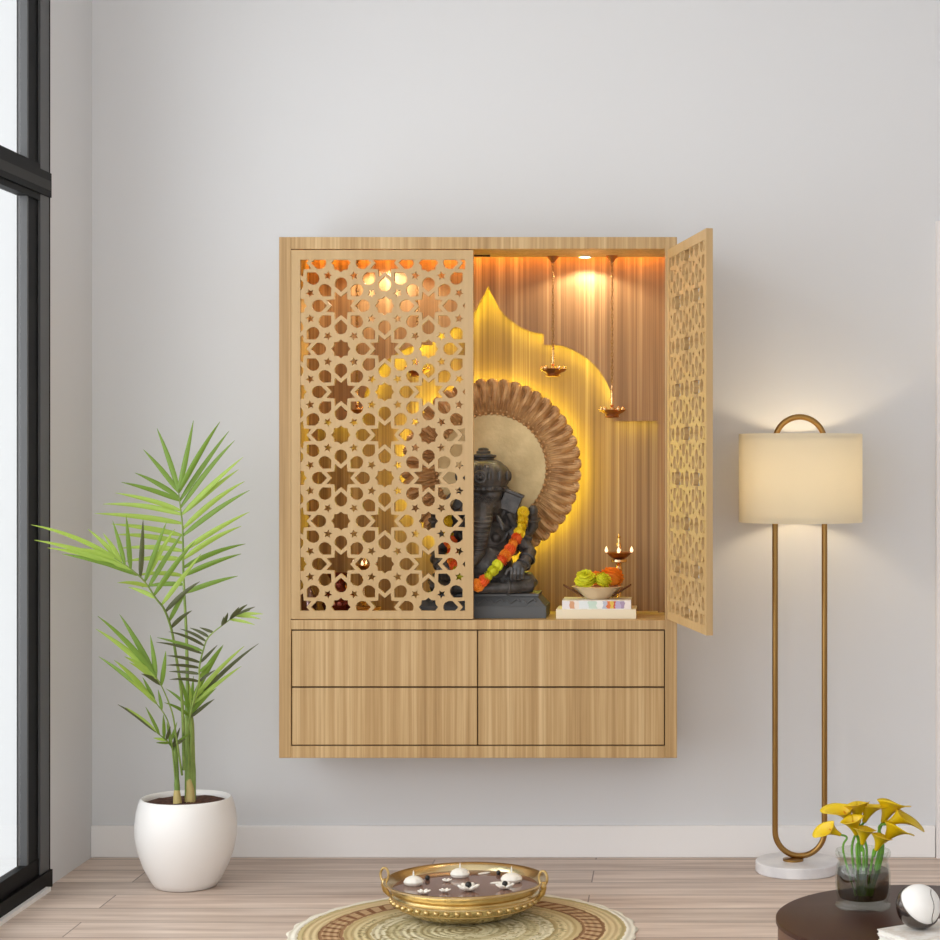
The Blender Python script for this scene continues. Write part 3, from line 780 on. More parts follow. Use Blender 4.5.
for i, p in enumerate(gpts):
    t = i/(len(gpts)-1)*2; t = min(t, 2-t)
    k = 'Y' if t < .30 else 'D' if t < .66 else 'G' if t < .86 else 'D'
    me = {'Y': ME_Y, 'D': (ME_D, ME_O)[i % 2], 'G': ME_G}[k]
    o = bpy.data.objects.new('marigold', me); C.objects.link(o); o.parent = gar
    o.location = S(*p)-ORG[gar.name]; s_ = (6.3 if k != 'D' else 7.0)*ss; o.scale = (s_, s_, s_)
    o.rotation_euler = (math.radians(75)+.3*math.sin(i*3), .3*math.sin(i*5), i)
MB().tube([S(p[0], p[1], p[2]-3) for p in gp+gl], .0012, 6).build('thread', M_LSTEM, gar)

# ------------------------------------------------------------------ hanging oil lamps
def hanging(px, py_dish, Yl, label):
    c_ = pt(px, py_dish, Yl); top = Z(249)
    r = thing('hanging_oil_lamp', label, 'oil lamp', (c_.x, Yl, top), 'hanging brass oil lamps')
    s_ = Yl/F; zd = c_.z
    MB().lathe([(0, -.020), (.006, -.019), (.009, -.012), (.016, -.006), (.019, 0), (0, 0)], (c_.x, Yl, top), 20).build('ceiling_cup', M_COPPER, r)
    mb = MB(); z = top-.020; k = 0; zend = zd+24*s_
    while z > zend:
        R = Matrix.Rotation(k*PI/2, 3, 'Z')
        mb.tube([Vector((c_.x, Yl, z-.006))+R @ Vector((.0032*math.cos(a), 0, .0066*math.sin(a))) for a in [2*PI*q/10 for q in range(10)]], .0014, 5, closed=True)
        z -= .0098; k += 1
    mb.build('chain', M_CHAIN, r)
    p = [(0, 26), (1.0, 25.5), (.7, 23), (1.6, 21), (.8, 19), (1.3, 15), (2.0, 11), (1.0, 8), (1.8, 6), (1.0, 4), (2.4, 2), (2.6, -1), (0, -2)]
    MB().lathe([(x*s_, y*s_) for x, y in reversed(p)], (c_.x, Yl, zd), 16).build('stem', M_BRASSL, r)
    mb = MB().lathe([(x*s_, y*s_) for x, y in [(0, -7), (6, -7), (7.4, -6), (6.6, -4.6), (7, -3.4), (10, -1.4), (12.2, 1.0), (11.4, 1.4), (8, -.6), (0, -1)]], (c_.x, Yl, zd), 36,
        mod=lambda a, z: 1+(.16*max(0, math.cos(a*5)) if z > -3*s_ else 0))
    mb.build('dish', M_COPPER, r)
    for q in range(5):
        a = 2*PI*q/5+.3; MB().ell((c_.x+11.3*s_*math.cos(a), Yl+11.3*s_*math.sin(a), zd+1.8*s_), 2.4*s_, 12, 8).build('wick_cup', M_BRASSL, r)
    return r
hanging(553, 370, 5.78, 'brass hanging oil lamp on a chain, nearest right of the arch point')
hanging(612, 411, 5.765, 'brass hanging oil lamp hanging lowest, by the open door at the right')
hanging(417, 370, 5.78, 'brass hanging oil lamp seen through the closed lattice door, nearer the statue')
hanging(357, 411, 5.765, 'brass hanging oil lamp seen through the closed lattice door, farther left and lower')

# ------------------------------------------------------------------ standing brass lamps on the shelf
def deepam(px, Yd, py_plate, label, sc_=1.0):
    s_ = Yd/F; c_ = Vector(((px-CX)*s_, Yd, ZSH)); zp = H-(py_plate-CY)*s_-ZSH
    r = thing('standing_oil_lamp', label, 'oil lamp', c_, 'standing brass lamps on the shelf')
    u = s_*sc_
    MB().lathe([(0, 0), (13*u, 0), (13.5*u, 1.2*u), (11*u, 2.4*u), (8*u, 4*u), (4.5*u, 6.5*u), (2.8*u, 9*u), (0, 9.2*u)], c_, 32).build('base', M_COPPER, r)
    zq = zp-3*u
    MB().lathe([(0, 8.8*u), (2.4*u, 9*u), (2*u, 12*u), (3.6*u, 14.5*u), (2*u, 17*u), (1.8*u, zq*.75), (3.6*u, zq*.82), (2.2*u, zq*.88), (3.2*u, zq-4*u), (8*u, zq-2.6*u), (8*u, zq-.4*u), (4*u, zq), (0, zq)], c_, 24).build('stem', M_BRASSL, r)
    MB().lathe([(0, zq), (5*u, zq), (9*u, zp-.5*u), (13.5*u, zp+3.4*u), (12.8*u, zp+3.8*u), (8*u, zp+1*u), (0, zp+.6*u)], c_, 36).build('plate', M_COPPER, r)
    MB().lathe([(0, zp+.5*u), (2.6*u, zp+1*u), (2.2*u, zp+4*u), (1.2*u, zp+6*u), (2.4*u, zp+9*u), (2.2*u, zp+12*u), (1.2*u, zp+14*u), (1.4*u, zp+16*u), (.8*u, zp+18*u), (2.4*u, zp+19*u), (1.0*u, zp+20*u), (.5*u, zp+22*u), (0, zp+23*u)], c_, 20).build('finial', M_BRASSL, r)
    for a in (0, PI, PI/2, -PI/2):
        MB().lathe([(0, 0), (1.5*u, 1.5*u), (1.7*u, 3*u), (1*u, 5*u), (0, 7*u)], c_+Vector((12.6*u*math.cos(a), 12.6*u*math.sin(a), zp+3*u)), 10).build('flame', M_FLAME, r)
    return r
deepam(619, 5.80, 556, 'tall brass oil lamp standing behind the flower bowl on the shelf')
deepam(364, 5.79, 568, 'brass oil lamp standing behind the closed lattice door', .85)
# metal vessels behind the closed door
def vessel(px, Yv, prof, m, name, label, cat, hl=None):
    s_ = Yv/F; c_ = Vector(((px-CX)*s_, Yv, ZSH))
    o = MB().lathe([(x*s_, y*s_) for x, y in prof], c_, 36).build(name, m, None, org=c_); return tag(o, label, cat)
vessel(339, 5.70, [(0, 0), (12, 0), (15, 5), (17, 13), (15, 22), (9, 29), (7.5, 34), (9, 38), (12, 42), (12, 43.5), (10.8, 43.5), (7.5, 38), (0, 36)], mat('red_copper_vessel', srgb(112, 50, 38), .16, .85), 'copper_vase',
       'dark red copper vase with a flared rim behind the closed lattice door', 'vase')
vessel(308, 5.70, [(0, 0), (8, 0), (9, 3), (9, 20), (6, 26), (3, 30), (3, 35), (4, 36), (4, 38), (0, 38)], mat('pewter_bottle', srgb(168, 140, 140), .18, .8), 'small_bottle',
       'small pewter bottle standing in the lower left corner behind the lattice door', 'bottle')
vessel(368, 5.66, [(0, 0), (9, 0), (10, 2), (7, 4), (12, 8), (13, 11), (11.5, 11), (6, 7), (0, 7)], M_BRASSL, 'small_brass_bowl',
       'small footed brass bowl near the front edge behind the lattice door', 'bowl')

# ------------------------------------------------------------------ books, bowl and flowers on the shelf
def book(name, label, x0, x1, y0, y1, z0, z1, cover, group=None, spine=None, rot=0, pages=M_PAGES, cat='book'):
    cx, cy = (x0+x1)/2, (y0+y1)/2
    R = Matrix.Rotation(rot, 3, 'Z'); cc = Vector((cx, cy, z0))
    T = lambda v: cc+R @ (v-cc)
    r = thing(name, label, cat, (cx, cy, z0), group); t = .0022
    mb = MB().box((x0, y0, z0), (x1, y1, z0+t), T).box((x0, y0, z1-t), (x1, y1, z1), T)
    mb.build('cover', cover, r, smooth=False)
    MB().box((x0, y0, z0+t), (x1, y0+t, z1-t), T).build('spine', spine or cover, r, smooth=False)
    MB().box((x0+.001, y0+t, z0+t), (x1-.003, y1-.003, z1-t), T).build('page_block', pages, r, smooth=False)
    return r
yb_ = 5.625; sB = yb_/F
zA = ZSH+(619-609.8)*sB
book('book', 'cream book lying at the bottom of the pile on the cabinet shelf', (556-CX)*sB, (636-CX)*sB, yb_, yb_+.15, ZSH, zA, M_BOOKC, 'books on the cabinet shelf')
zB = zA+(610-601)*sB
book('book', 'white book with a colourful printed spine under the flower bowl', (562-CX)*sB, (631-CX)*sB, yb_+.004, yb_+.145, zA, zB, M_WBOOK, 'books on the cabinet shelf', spine=M_SPINE)
yw = 5.70; sw = yw/F
bc = Vector(((597.5-CX)*sw, yw, zB))
bowl = thing('flower_bowl', 'pale metallic bowl of marigolds on the small pile of books', 'bowl', bc)
MB().lathe([(x*sw, y*sw) for x, y in [(0, 0), (11, 0), (12.5, 1), (18, 6), (24, 11.2), (26, 12.5), (25, 12.9), (22, 11.5), (16, 6.5), (10, 2), (0, 1.6)]], bc, 48).build('dish', M_SILVER, bowl)
for s_ in (-1, 1):
    mb = MB(); vs = []; fs = []
    for i in range(7):
        t = i/6; x_ = s_*(14.5+19.5*t)*sw; z_ = (1.8+11.8*t)*sw; wd = .022*math.sin(PI*(.12+.88*t))*(1-t*.35)
        for q, yy in enumerate((-wd, 0, wd)): vs.append(bc+Vector((x_, yy-.004, z_+(.004 if q != 1 else -.001))))
    for i in range(6):
        for q in range(2): fs.append((3*i+q, 3*i+q+1, 3*i+q+4, 3*i+q+3))
    o = mb.add(vs, fs).build('leaf_wing', M_LEAFD, bowl)
    md = o.modifiers.new('s', 'SOLIDIFY'); md.thickness = .0015
def flower(me, px, py, Yf, rpx, label, rot, group='marigolds in the flower bowl'):
    o = bpy.data.objects.new('marigold', me); C.objects.link(o); o.location = pt(px, py, Yf); s_ = rpx*Yf/F; o.scale = (s_,)*3
    o.rotation_euler = rot; return tag(o, label, 'flower', group)
flower(ME_G, 585.5, 579.5, 5.68, 11.6, 'lime yellow marigold at the left of the flower bowl', (.5, -.2, 0))
flower(ME_G, 602.5, 580.5, 5.675, 10, 'lime yellow marigold in the middle of the flower bowl', (.5, .2, 1))
flower(ME_O, 612, 577.5, 5.735, 13, 'orange marigold at the right of the flower bowl', (.4, .3, 2))
flower(ME_O, 597, 579, 5.75, 10, 'orange marigold mostly hidden behind the two lime yellow ones', (.3, -.3, 4))

# ------------------------------------------------------------------ floor lamp
LY = 5.735; ls = LY/F
lx = (799.8-CX)*ls
lamp = thing('floor_lamp', 'brass floor lamp with a cream drum shade and round white marble base', 'lamp', (lx, LY, 0))
MB().lathe([(0, 0), (.124, 0), (.127, .003), (.127, .030), (.124, .033), (0, .033)], ((797.5-CX)*ls, LY, 0), 64).build('base', M_MARBLE, lamp)
MB().lathe([(0, .033), (.031, .033), (.031, .039), (.020, .041), (0, .041)], ((793-CX)*ls, LY-.006, 0), 32).build('base_plate', M_POLE, lamp)
R_ = 24.7*ls; ztop = H-(414-CY)*ls-R_-.0088; zbot = .037+.0088+R_
path = []
for k in range(25):
    a = PI-PI*k/24; path.append((lx+R_*math.cos(a), LY, ztop+R_*math.sin(a)))
for k in range(25):
    a = -PI*k/24; path.append((lx+R_*math.cos(a), LY, zbot+R_*math.sin(a)))
MB().tube(path, .0088, 14, closed=True).build('pole', M_POLE, lamp)
z0s, z1s = H-(522-CY)*ls, H-(434-CY)*ls; Rs = 61.7*ls
sx_ = (800.5-CX)*ls
MB().lathe([(Rs, z0s), (Rs, z1s), (Rs-.0015, z1s), (Rs-.0015, z0s)], (sx_, LY, 0), 96, closed=True).build('lamp_shade', M_SHADE, lamp)
for zz in (z0s+.012, ):
    MB().tube([(sx_+(Rs-.003)*math.cos(a), LY+(Rs-.003)*math.sin(a), zz) for a in [2*PI*k/48 for k in range(48)]], .0015, 6, closed=True).build('shade_ring', M_POLE, lamp)
mb = MB(); mb.tube([(sx_+(Rs-.003)*math.cos(a), LY+(Rs-.003)*math.sin(a), z1s-.012) for a in [2*PI*k/48 for k in range(48)]], .0015, 6, closed=True)
for q in range(3):
    a = 2*PI*q/3+.5; mb.tube([(sx_, LY, z1s-.03), (sx_+(Rs-.003)*math.cos(a), LY+(Rs-.003)*math.sin(a), z1s-.012)], .0015, 6)
mb.tube([(sx_-R_, LY, z1s-.03), (sx_+R_, LY, z1s-.03)], .004, 8)
mb.build('shade_frame', M_POLE, lamp)
MB().lathe([(.016, z1s-.075), (.016, z1s-.03)], (sx_, LY, 0), 16).build('bulb_socket', M_POLE, lamp)
M_LBULB = mat('warm_bulb', (1, 1, 1), .5, emit=((1.0, .80, .53), 44.0))
MB().ell((sx_, LY, z1s-.122), (.03, .03, .046), 20, 14).build('bulb', M_LBULB, lamp)

# ------------------------------------------------------------------ potted palm
PY = 5.533; ps = PY/F
pc = Vector(((186-CX)*ps, PY, 0))
palm = thing('potted_palm', 'tall green palm with feathery fronds in a round white pot by the window', 'plant', pc)
pot = [(0, 0), (.080, 0), (.088, .003), (.100, .020), (.121, .060), (.137, .105), (.1455, .150), (.1455, .185), (.141, .220), (.134, .247), (.130, .256), (.126, .259), (.120, .256), (.117, .247), (.118, .20), (0, .20)]
MB().lathe(pot, pc, 72).build('pot', M_POT, palm, ang=60)
mb = MB(); vs = []; fs = []; n = 40
rnd = random.Random(3)
for i in range(8):
    for k in range(n):
        r = .1185*i/7; a = 2*PI*k/n; vs.append(pc+Vector((r*math.cos(a), r*math.sin(a), .243+(rnd.random()*.006 if 0 < i < 7 else 0))))
for i in range(7):
    for k in range(n): fs.append((i*n+k, i*n+(k+1) % n, (i+1)*n+(k+1) % n, (i+1)*n+k))
mb.add(vs, fs).build('soil', M_SOIL, palm)
bez = bez_
def leaflet(mb, b0, tip, w_, rnd, sag=.06, tw=0):
    d = tip-b0; L = d.length; dirn = d.normalized()
    side = dirn.cross(Vector((0, -1, 0)));
    if side.length < .1: side = Vector((1, 0, 0))
    side.normalize(); nrm = side.cross(dirn).normalized()
    an = tw+rnd.uniform(-.35, .35); side2 = side*math.cos(an)+nrm*math.sin(an); nr2 = dirn.cross(side2).normalized()
    ctrl = b0+d*.5+Vector((0, 0, 1))*L*sag+nr2*L*.02
    vs = []; fs = []; N = 9
    for i in range(N):
        t = i/(N-1); p = b0*(1-t)**2+ctrl*2*t*(1-t)+tip*t*t
        ww = w_*max(.03, math.sin(PI*min(1, (t*.95+.03))**.62)**.8)
        vs += [p-side2*ww+nr2*ww*.35, p-nr2*ww*.15, p+side2*ww+nr2*ww*.35]
    for i in range(N-1):
        for q in range(2): fs.append((3*i+q, 3*i+q+1, 3*i+q+4, 3*i+q+3))
    mb.add(vs, fs)
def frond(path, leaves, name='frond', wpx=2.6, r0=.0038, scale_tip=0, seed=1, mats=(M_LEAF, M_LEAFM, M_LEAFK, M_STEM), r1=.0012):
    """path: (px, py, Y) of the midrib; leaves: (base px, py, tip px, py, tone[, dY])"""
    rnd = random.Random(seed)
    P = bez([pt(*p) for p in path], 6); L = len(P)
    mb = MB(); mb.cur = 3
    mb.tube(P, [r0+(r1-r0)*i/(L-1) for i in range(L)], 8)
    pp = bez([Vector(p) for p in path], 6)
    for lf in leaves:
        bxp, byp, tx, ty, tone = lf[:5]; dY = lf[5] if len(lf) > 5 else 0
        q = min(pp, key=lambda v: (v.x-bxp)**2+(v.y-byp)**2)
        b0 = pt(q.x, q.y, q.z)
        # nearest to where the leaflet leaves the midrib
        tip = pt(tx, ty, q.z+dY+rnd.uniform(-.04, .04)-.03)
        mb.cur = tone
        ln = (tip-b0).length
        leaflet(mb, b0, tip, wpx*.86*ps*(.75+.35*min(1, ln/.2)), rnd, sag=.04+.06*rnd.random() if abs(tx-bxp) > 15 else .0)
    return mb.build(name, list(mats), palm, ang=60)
c5 = lambda x, y: (20+x/3.615, 410+y/3.615)       # two measuring frames of the photograph
c6 = lambda x, y: (90+x/5.222, 580+y/5.222)
def LL(conv, rows): return [(*conv(r[0], r[1]), *conv(r[2], r[3]), r[4]) + ((r[5],) if len(r) > 5 else ()) for r in rows]
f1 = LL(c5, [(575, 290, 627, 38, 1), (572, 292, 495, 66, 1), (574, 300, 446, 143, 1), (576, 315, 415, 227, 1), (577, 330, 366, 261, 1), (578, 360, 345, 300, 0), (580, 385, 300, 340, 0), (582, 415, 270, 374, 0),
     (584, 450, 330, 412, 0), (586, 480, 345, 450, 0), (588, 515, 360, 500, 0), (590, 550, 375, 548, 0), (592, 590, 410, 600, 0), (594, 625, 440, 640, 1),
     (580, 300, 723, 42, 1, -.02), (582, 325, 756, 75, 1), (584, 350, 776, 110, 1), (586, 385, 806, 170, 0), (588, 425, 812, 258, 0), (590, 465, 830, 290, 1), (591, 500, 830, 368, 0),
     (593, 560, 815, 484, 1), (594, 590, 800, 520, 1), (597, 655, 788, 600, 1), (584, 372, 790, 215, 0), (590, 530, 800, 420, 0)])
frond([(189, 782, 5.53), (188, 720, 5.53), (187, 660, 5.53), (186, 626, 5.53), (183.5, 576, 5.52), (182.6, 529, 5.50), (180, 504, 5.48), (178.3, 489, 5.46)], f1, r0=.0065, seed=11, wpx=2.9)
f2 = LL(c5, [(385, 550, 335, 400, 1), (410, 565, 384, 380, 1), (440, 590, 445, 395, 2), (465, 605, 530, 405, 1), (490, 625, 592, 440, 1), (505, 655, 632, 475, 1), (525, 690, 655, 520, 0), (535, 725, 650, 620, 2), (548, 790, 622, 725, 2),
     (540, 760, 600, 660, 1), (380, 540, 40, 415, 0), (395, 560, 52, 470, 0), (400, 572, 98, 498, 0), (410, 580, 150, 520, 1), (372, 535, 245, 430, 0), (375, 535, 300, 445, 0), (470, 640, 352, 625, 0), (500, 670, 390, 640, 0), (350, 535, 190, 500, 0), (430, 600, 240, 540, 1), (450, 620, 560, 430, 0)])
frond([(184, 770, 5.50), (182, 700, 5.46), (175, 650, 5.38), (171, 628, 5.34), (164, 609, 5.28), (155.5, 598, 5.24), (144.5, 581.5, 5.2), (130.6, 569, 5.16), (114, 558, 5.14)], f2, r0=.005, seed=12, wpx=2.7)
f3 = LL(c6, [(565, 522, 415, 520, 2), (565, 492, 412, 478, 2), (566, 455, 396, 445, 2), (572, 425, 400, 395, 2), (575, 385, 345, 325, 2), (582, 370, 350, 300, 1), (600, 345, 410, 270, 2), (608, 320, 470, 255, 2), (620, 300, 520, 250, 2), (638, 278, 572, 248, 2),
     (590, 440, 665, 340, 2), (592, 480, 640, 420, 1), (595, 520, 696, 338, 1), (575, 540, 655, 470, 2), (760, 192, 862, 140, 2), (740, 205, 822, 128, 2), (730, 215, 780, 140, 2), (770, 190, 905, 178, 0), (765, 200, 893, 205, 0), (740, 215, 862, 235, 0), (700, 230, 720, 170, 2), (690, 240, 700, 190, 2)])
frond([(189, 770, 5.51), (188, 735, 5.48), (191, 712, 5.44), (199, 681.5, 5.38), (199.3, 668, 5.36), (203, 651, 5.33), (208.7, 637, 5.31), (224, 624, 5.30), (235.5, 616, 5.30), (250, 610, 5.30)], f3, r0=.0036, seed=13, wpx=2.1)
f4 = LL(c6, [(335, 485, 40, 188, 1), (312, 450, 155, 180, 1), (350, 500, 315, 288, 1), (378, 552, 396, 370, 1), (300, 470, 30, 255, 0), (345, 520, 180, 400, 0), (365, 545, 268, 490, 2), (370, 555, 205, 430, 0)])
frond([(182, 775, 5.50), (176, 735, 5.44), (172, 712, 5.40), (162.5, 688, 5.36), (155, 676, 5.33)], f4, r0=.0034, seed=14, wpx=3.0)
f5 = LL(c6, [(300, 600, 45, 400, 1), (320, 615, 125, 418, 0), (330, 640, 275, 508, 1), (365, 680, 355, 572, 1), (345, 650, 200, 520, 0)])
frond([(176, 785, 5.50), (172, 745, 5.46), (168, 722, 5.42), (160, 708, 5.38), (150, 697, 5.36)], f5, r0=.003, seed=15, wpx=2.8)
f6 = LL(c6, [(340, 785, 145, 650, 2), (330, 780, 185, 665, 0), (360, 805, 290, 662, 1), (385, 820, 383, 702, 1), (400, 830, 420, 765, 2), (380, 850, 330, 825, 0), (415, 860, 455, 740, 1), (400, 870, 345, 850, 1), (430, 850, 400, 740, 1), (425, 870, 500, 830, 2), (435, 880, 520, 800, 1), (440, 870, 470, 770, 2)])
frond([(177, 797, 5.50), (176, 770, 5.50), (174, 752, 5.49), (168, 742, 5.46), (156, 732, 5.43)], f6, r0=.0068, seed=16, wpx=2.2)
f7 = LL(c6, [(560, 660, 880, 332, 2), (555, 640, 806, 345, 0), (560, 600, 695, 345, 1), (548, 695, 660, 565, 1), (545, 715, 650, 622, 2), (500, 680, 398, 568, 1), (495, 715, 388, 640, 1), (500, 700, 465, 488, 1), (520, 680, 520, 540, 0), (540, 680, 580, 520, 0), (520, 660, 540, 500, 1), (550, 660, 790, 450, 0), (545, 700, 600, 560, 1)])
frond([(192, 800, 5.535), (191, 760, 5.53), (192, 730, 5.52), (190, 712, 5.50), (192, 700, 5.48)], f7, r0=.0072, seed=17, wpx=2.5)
# stems rising out of the soil
MB().tube(bez([pt(177.5, 801, 5.50), pt(177, 785, 5.50), pt(175.5, 750, 5.49), pt(175, 735, 5.48)], 5), [.0085]*6+[.007]*6+[.005]*4, 12).build('stem', M_STEM, palm)
MB().tube(bez([pt(188, 801, 5.53), pt(188, 770, 5.53), pt(187, 730, 5.53), pt(187, 700, 5.53)], 5), [.010]*6+[.0085]*6+[.006]*4, 12).build('stem', M_STEM, palm)
MB().tube(bez([pt(193, 801, 5.54), pt(193, 770, 5.54), pt(192, 730, 5.53), pt(191, 705, 5.51)], 5), [.0085]*6+[.007]*6+[.005]*4, 12).build('stem', M_STEM, palm)
mb = MB(); mb.tube([pt(190, 803, 5.53), pt(190, 790, 5.53), pt(188, 778, 5.53)], [.016, .0125, .0095], 14); mb.tube([pt(177.5, 803, 5.50), pt(177, 795, 5.50), pt(177, 790, 5.5)], [.013, .0105, .0085], 12)
mb.build('sheath', M_SHEATH, palm)

# ------------------------------------------------------------------ mat and brass bowl on the floor
RC = Vector(((463-CX)/F*4.99, 4.99, 0)); RR = .456
mb = MB(); N = 180
prof = [(0, .006), (.3, .007), (.6, .007), (.85, .007), (.94, .007), (.985, .006), (1.0, .003), (.995, 0), (0, 0)]
mb.lathe([(r*RR, z) for r, z in prof], RC, N, mod=lambda a, z: 1+.010*math.sin(a*30)*(1))
rug = tag(mb.build('round_mat', rug_mat(RR), None, org=RC), 'round crochet mat with tan, brown and white rings under the brass bowl', 'mat')
BY = 5.16; bs = BY/F
bc2 = Vector(((465.5-CX)*bs, BY, .0065)); zr = H-(879-CY)*bs - .0065
ur = thing('brass_bowl', 'wide hammered brass water bowl with two ring handles on the round mat', 'bowl', bc2)
up = [(0, 0), (.10, 0), (.13, .004), (.165, .018), (.190, .036), (.200, .048), (.203, .056), (.200, .062), (.196, .066), (.200, .072), (.206, .082), (.214, .090), (.2215, zr-.004), (.2215, zr), (.216, zr+.001), (.206, .090), (.192, .074), (.190, .064), (.180, .040), (.15, .016), (.10, .006), (0, .005)]
up = [(r, z*1.0) for r, z in up]
MB().lathe(up, bc2, 96).build('vessel', M_URLI, ur, ang=60)
mb = MB()
for k in range(44):
    a = 2*PI*k/44; mb.ell(bc2+Vector((.199*math.cos(a), .199*math.sin(a), .047)), (.0085, .0085, .0075), 10, 7)
mb.tube([bc2+Vector((.2025*math.cos(a), .2025*math.sin(a), .060)) for a in [2*PI*k/90 for k in range(90)]], .003, 6, closed=True)
mb.tube([bc2+Vector((.186*math.cos(a), .186*math.sin(a), .034)) for a in [2*PI*k/90 for k in range(90)]], .003, 6, closed=True)
mb.build('beaded_band', M_URLI2, ur)
for (an, sgn) in ((PI-.03, 1), (.22, 1)):
    d = Vector((math.cos(an), -math.sin(an)*1.0, 0)); t = Vector((.9, -.43, 0))
    p = bc2+d*.219+Vector((0, 0, zr+.013))
    h = MB(); h.tube([p+t*.013*math.cos(a)+Vector((0, 0, .019*math.sin(a))) for a in [2*PI*k/24 for k in range(24)]], .0035, 8, closed=True)
    h.ell(bc2+d*.2195+Vector((0, 0, zr-.008)), (.009, .012, .012), 12, 8)
    h.tube([bc2+d*.223+Vector((0, 0, .086)), bc2+d*.217+Vector((0, 0, .068)), bc2+d*.205+Vector((0, 0, .052))], [.007, .008, .004], 8)
    h.build('handle', M_URLI2, ur)
zw = .078
MB().lathe([(0, zw-.002), (.1945, zw-.002), (.1955, zw), (0, zw)], bc2, 72).build('water', M_WATER, ur)
def wp(px, py):                     # a point on the water
    zz = bc2.z+zw; Y = (H-zz)*F/(py-CY); return Vector(((px-CX)/F*Y, Y, zz))
def floater(px, py, label, s_=1.0):
    c_ = wp(px, py); r = thing('floating_candle', label, 'candle', c_, 'white floating candles in the brass bowl')
    MB().lathe([(0, -.003), (.016*s_, -.002), (.024*s_, .004), (.026*s_, .010), (.022*s_, .017), (.014*s_, .022), (.006*s_, .0245), (0, .025)], c_, 32, mod=lambda a, z: 1+.07*abs(math.sin(a*4))).build('wax_body', M_WAX, r)
    MB().lathe([(0, .024*s_), (.0022, .024*s_), (.0026, .030*s_), (.0014, .036*s_), (0, .041*s_)], c_, 10).build('wick', M_WAX, r)
    return r
floater(413.5, 885, 'white floating candle at the left side of the brass bowl')
floater(460, 877, 'white floating candle at the back middle of the brass bowl')
floater(511.5, 882, 'white floating candle at the right side of the brass bowl', 1.1)
def blossom(px, py, s_, label, dark=True):
    c_ = wp(px, py)+Vector((0, 0, .0005)); r = thing('floating_blossom', label, 'flower', c_, 'white blossoms floating in the brass bowl')
    mb = MB()
    for k in range(6):
        a = 2*PI*k/6+.2; d = Vector((math.cos(a), math.sin(a), 0)); t = Vector((-d.y, d.x, 0))
        mb.ell(c_+d*.011*s_+Vector((0, 0, .006*s_)), (.010*s_, .006*s_, .0035*s_), 12, 8, Matrix.Rotation(a, 3, 'Z') @ Matrix.Rotation(-.5, 3, 'Y'))
    mb.build('petals', M_WAX, r)
    if dark: MB().ell(c_+Vector((0, -.002, .011*s_)), .006*s_, 12, 8).build('centre', M_DARK, r)
    return r
blossom(468.5, 891, 1.5, 'white blossom with a black centre in the middle of the bowl')
blossom(505, 889, 1.3, 'white blossom with a black centre by the right candle')
blossom(424, 894, .9, 'small white blossom floating in front of the left candle', False)
blossom(445, 892.5, .8, 'small white blossom floating left of the middle', False)
blossom(447, 882, .7, 'small white blossom floating between the left and back candles', False)
for (x, y, s_, lb) in ((427.5, 880, .007, 'round black seed pod floating beside the left candle'), (498.5, 874.5, .0065, 'round black seed pod at the back right of the bowl')):
    c_ = wp(x, y)
    tag(MB().ell((0, 0, 0), (s_, s_, s_*1.15), 16, 10).add([], []).build('seed_pod', M_DARK, None, org=(0, 0, 0)), lb, 'seed pod', 'black seed pods in the brass bowl').location = c_+Vector((0, 0, s_*.8))
for (x, y, an, lb) in ((484, 874, .6, 'pale petal floating between the back and right candles'), (497, 883.5, .3, 'pale petal floating just left of the right candle')):
    c_ = wp(x, y)
    o = MB().ell((0, 0, 0), (.020, .006, .003), 16, 8, Matrix.Rotation(an, 3, 'Z')).build('floating_petal', M_WAX, None, org=(0, 0, 0)); o.location = c_+Vector((0, 0, .002))
    tag(o, lb, 'petal', 'pale petals floating in the brass bowl')

# ------------------------------------------------------------------ dark round side table with vase, books and ball
TY = 3.80; ts = TY/F; TZ = H-(918-CY)*ts
tc_ = Vector(((926-CX)*ts, TY, 0)); TR = 150*ts
tb = thing('side_table', 'round dark brown drum side table at the lower right', 'table', tc_)
MB().lathe([(0, TZ-.012), (TR-.002, TZ-.012), (TR, TZ-.010), (TR, TZ-.002), (TR-.003, TZ), (0, TZ)], tc_, 120).build('tabletop', M_TABLE, tb)
MB().lathe([(TR-.02, 0), (TR-.006, .004), (TR-.004, .02), (TR-.004, TZ-.012)], tc_, 96).build('drum_body', M_TABLES, tb)
def tp(px, py, z=0):
    zz = TZ+z; Y = (H-zz)*F/(py-CY); return Vector(((px-CX)/F*Y, Y, zz))
vc = tp(863, 906); vs_ = vc.y/F
vase = thing('glass_vase', 'clear glass jar vase holding yellow lilies on the dark side table', 'vase', vc)
vp = [(0, .0005), (27.5, .0005), (28, 2), (27, 3.4), (25, 4.6), (24.8, 7), (27, 14), (27.6, 22), (27.4, 34), (26, 42), (24.6, 46), (25.4, 49), (27.4, 51), (27.6, 54), (27, 56), (25.6, 56), (25.2, 53), (23.4, 48.5), (23.2, 46), (24.8, 41), (26.2, 33), (26.3, 22), (25.6, 14), (23.6, 9), (0, 8.2)]
MB().lathe([(r*vs_, z*vs_) for r, z in vp], vc, 64).build('jar', M_JAR, vase, ang=60)
wv = [(0, 8.6), (23.2, 9.3), (25.2, 14), (25.9, 22), (25.8, 33), (25, 37), (0, 37)]
MB().lathe([(r*vs_, z*vs_) for r, z in wv], vc, 48).build('water', M_WATERV, vase)
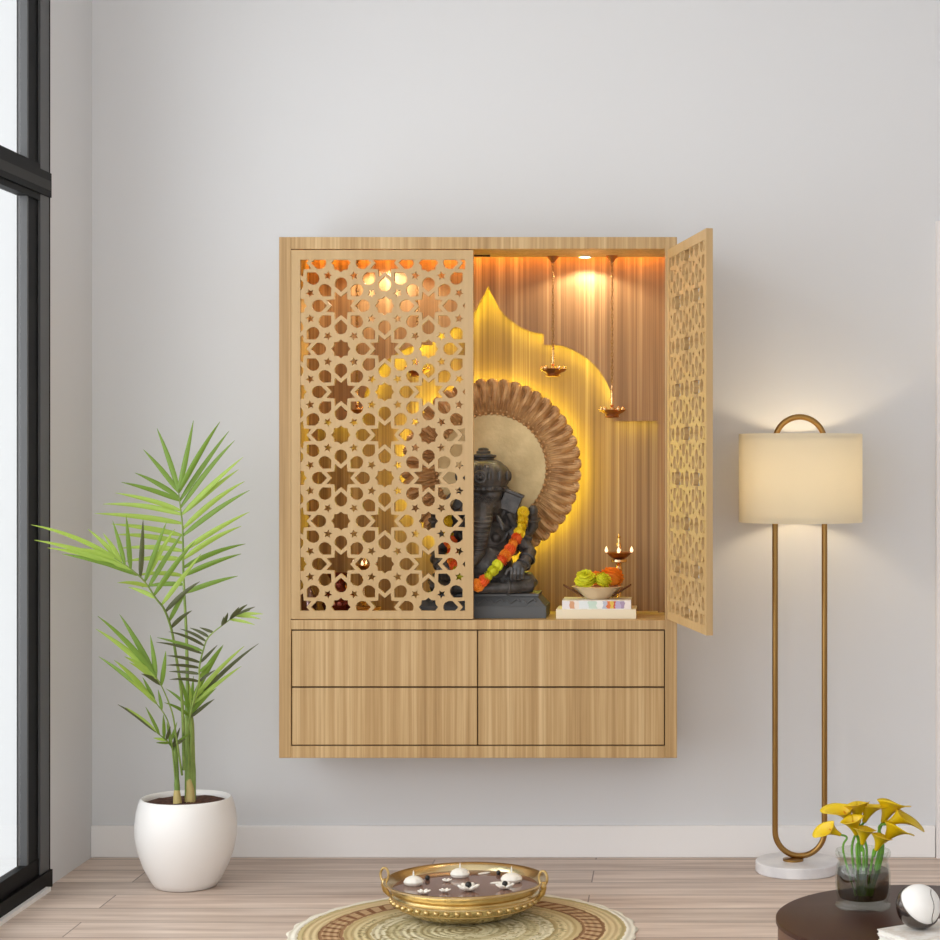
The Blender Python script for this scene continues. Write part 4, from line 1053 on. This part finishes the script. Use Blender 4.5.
def lily(hx_, hy_, ang, tilt, size, fy, label, yoff=0.0, face=0.0):
    """head centre in the photograph, lean angle, tilt towards the viewer"""
    Yh = vc.y+yoff; s_ = Yh/F
    base = pt(863+(hx_-863)*.22, 896, vc.y+yoff*.3); rim = pt(863+max(-20, min(20, (hx_-863)*.62)), 851, vc.y+yoff*.6)
    ax = Vector((math.sin(ang), -math.sin(tilt*.42), math.cos(ang))).normalized()
    hc_ = pt(hx_, hy_+2, Yh); Lh = 23.5*s_*size; hb = hc_-ax*Lh*.55
    r = thing('calla_lily', label, 'flower', base, 'yellow calla lilies in the glass vase')
    stem = bez([base, rim, hb-ax*Lh*.35, hb], 6)
    MB().tube(stem, .0026*size, 8).build('stem', M_LSTEM, r)
    u = Vector((math.cos(face), math.sin(face)-.0, 0)); u = (u-ax*u.dot(ax)).normalized(); v = ax.cross(u)
    mb = MB(); vs = []; fs = []; NT, NA = 12, 28
    for i in range(NT):
        t = i/(NT-1)
        for k in range(NA+1):
            th_ = -PI*1.06+2.12*PI*k/NA         # overlaps at the back like a rolled leaf
            r_ = Lh*(.08+.12*t+.30*t**2.6)*(1-.10*abs(th_)/PI*t)+(.0007 if k > NA*.9 else 0)
            tipw = max(0, math.cos(th_*.5))**3
            h_ = Lh*t*(.70+.42*tipw*t+.04*math.cos(th_*2)*t)
            out = r_*(1+.8*t**4*tipw**4)
            vs.append(hb+ax*(h_-Lh*.10*t**6*(1-tipw))+(u*math.cos(th_)+v*math.sin(th_))*out)
    for i in range(NT-1):
        for k in range(NA): a_ = i*(NA+1)+k; fs.append((a_, a_+1, a_+NA+2, a_+NA+1))
    o = mb.add(vs, fs).build('spathe', M_LILY, r, ang=180)
    md = o.modifiers.new('s', 'SOLIDIFY'); md.thickness = .0007; md.offset = 0
    MB().tube([hb+ax*Lh*.1, hb+ax*Lh*.4, hb+ax*Lh*.66], [.0016, .002, .0012], 8).build('spadix', M_SPADIX, r)
    return r
LIL = [(831, 828, -1.1, .2, .85, 'yellow lily leaning far out to the left of the vase', -.01, PI*.9),
       (845, 811, -.6, .3, 1.0, 'yellow lily at the upper left of the bunch', .02, PI*.9),
       (857, 807, -.15, .7, 1.15, 'yellow lily standing tallest at the middle left', .03, -PI/2),
       (869, 808, .35, .5, 1.05, 'yellow lily behind the tall middle one, pointing up right', .035, -.6),
       (853, 821, -.3, 1.0, 1.1, 'yellow lily facing the viewer at the centre left', -.02, -PI/2),
       (864, 831, .1, .9, 1.0, 'yellow lily opening low at the middle of the bunch', -.03, -PI/2),
       (889, 806, .35, .7, 1.3, 'large yellow lily at the upper right of the bunch', .02, -PI*.4),
       (900, 816, 1.1, .35, 1.1, 'yellow lily leaning far out to the right of the vase', .0, -.1),
       (893, 829, .65, .7, 1.15, 'yellow lily at the right, below the outstretched one', -.025, -PI*.35),
       (880, 838, .3, .9, .95, 'small yellow lily lowest at the right of the bunch', -.035, -PI/2)]
for a_ in LIL: lily(a_[0], a_[1], a_[2], a_[3], a_[4], 0, a_[5], a_[6], a_[7])
# pile of two white books
bk = tp(881, 943)
rot = math.radians(32)
bl = .24; bw = .17; cx0 = bk.x+.5*(bl*math.cos(rot)*1)-.5*bw*math.sin(rot)+.085; cy0 = bk.y+.01
book('book', 'white book at the bottom of the pile on the dark side table', cx0-bl/2+.0015, cx0+bl/2+.0015, cy0-bw/2, cy0+bw/2, TZ, TZ+.011, M_WBOOK, 'white books on the side table', rot=rot)
book('book', 'white book on top of the pile, under the glazed ball', cx0-bl/2, cx0+bl/2, cy0-bw/2+.004, cy0+bw/2+.004, TZ+.0112, TZ+.021, M_WBOOK, 'white books on the side table', rot=rot)
# ball with a dark metal cup
ball_r = 21.5*3.63/F
bp = pt(919, 894, 3.63); bp.z = TZ+.021+ball_r+.002
bl_ = thing('decorative_ball', 'white glazed ball set in a dark metal cup on the white books', 'ornament', (bp.x, bp.y, TZ+.021))
MB().ell(bp, ball_r, 40, 26).build('ball', M_BALL, bl_, ang=180)
axm = Vector((.50, -.52, .70)).normalized().to_track_quat('Z', 'Y').to_matrix()
pr = []
for k in range(13):
    a = -PI/2+(PI/2+.02)*k/12; pr.append((ball_r*1.07*math.cos(a), ball_r*1.07*math.sin(a)))
for k in range(13):
    a = .02-(PI/2+.02)*k/12; pr.append((ball_r*1.005*math.cos(a), ball_r*1.005*math.sin(a)))
MB().lathe(pr, bp, 48, axis=axm).build('metal_cup', M_SHELL, bl_)
sm_ = []
for k in range(16):
    a = -1.2+2.4*k/15; sm_.append(bp+Vector((ball_r*.62+ball_r*.05*math.sin(k), -ball_r*.80*math.cos(a*.9)*.98, ball_r*math.sin(a)*.80)).normalized()*0 + (Vector((.55+.06*math.sin(k*.9), -math.cos(a)*.84, math.sin(a))).normalized()*ball_r*1.002))
MB().tube(sm_, .0008, 6).build('seam', M_SHELL, bl_)
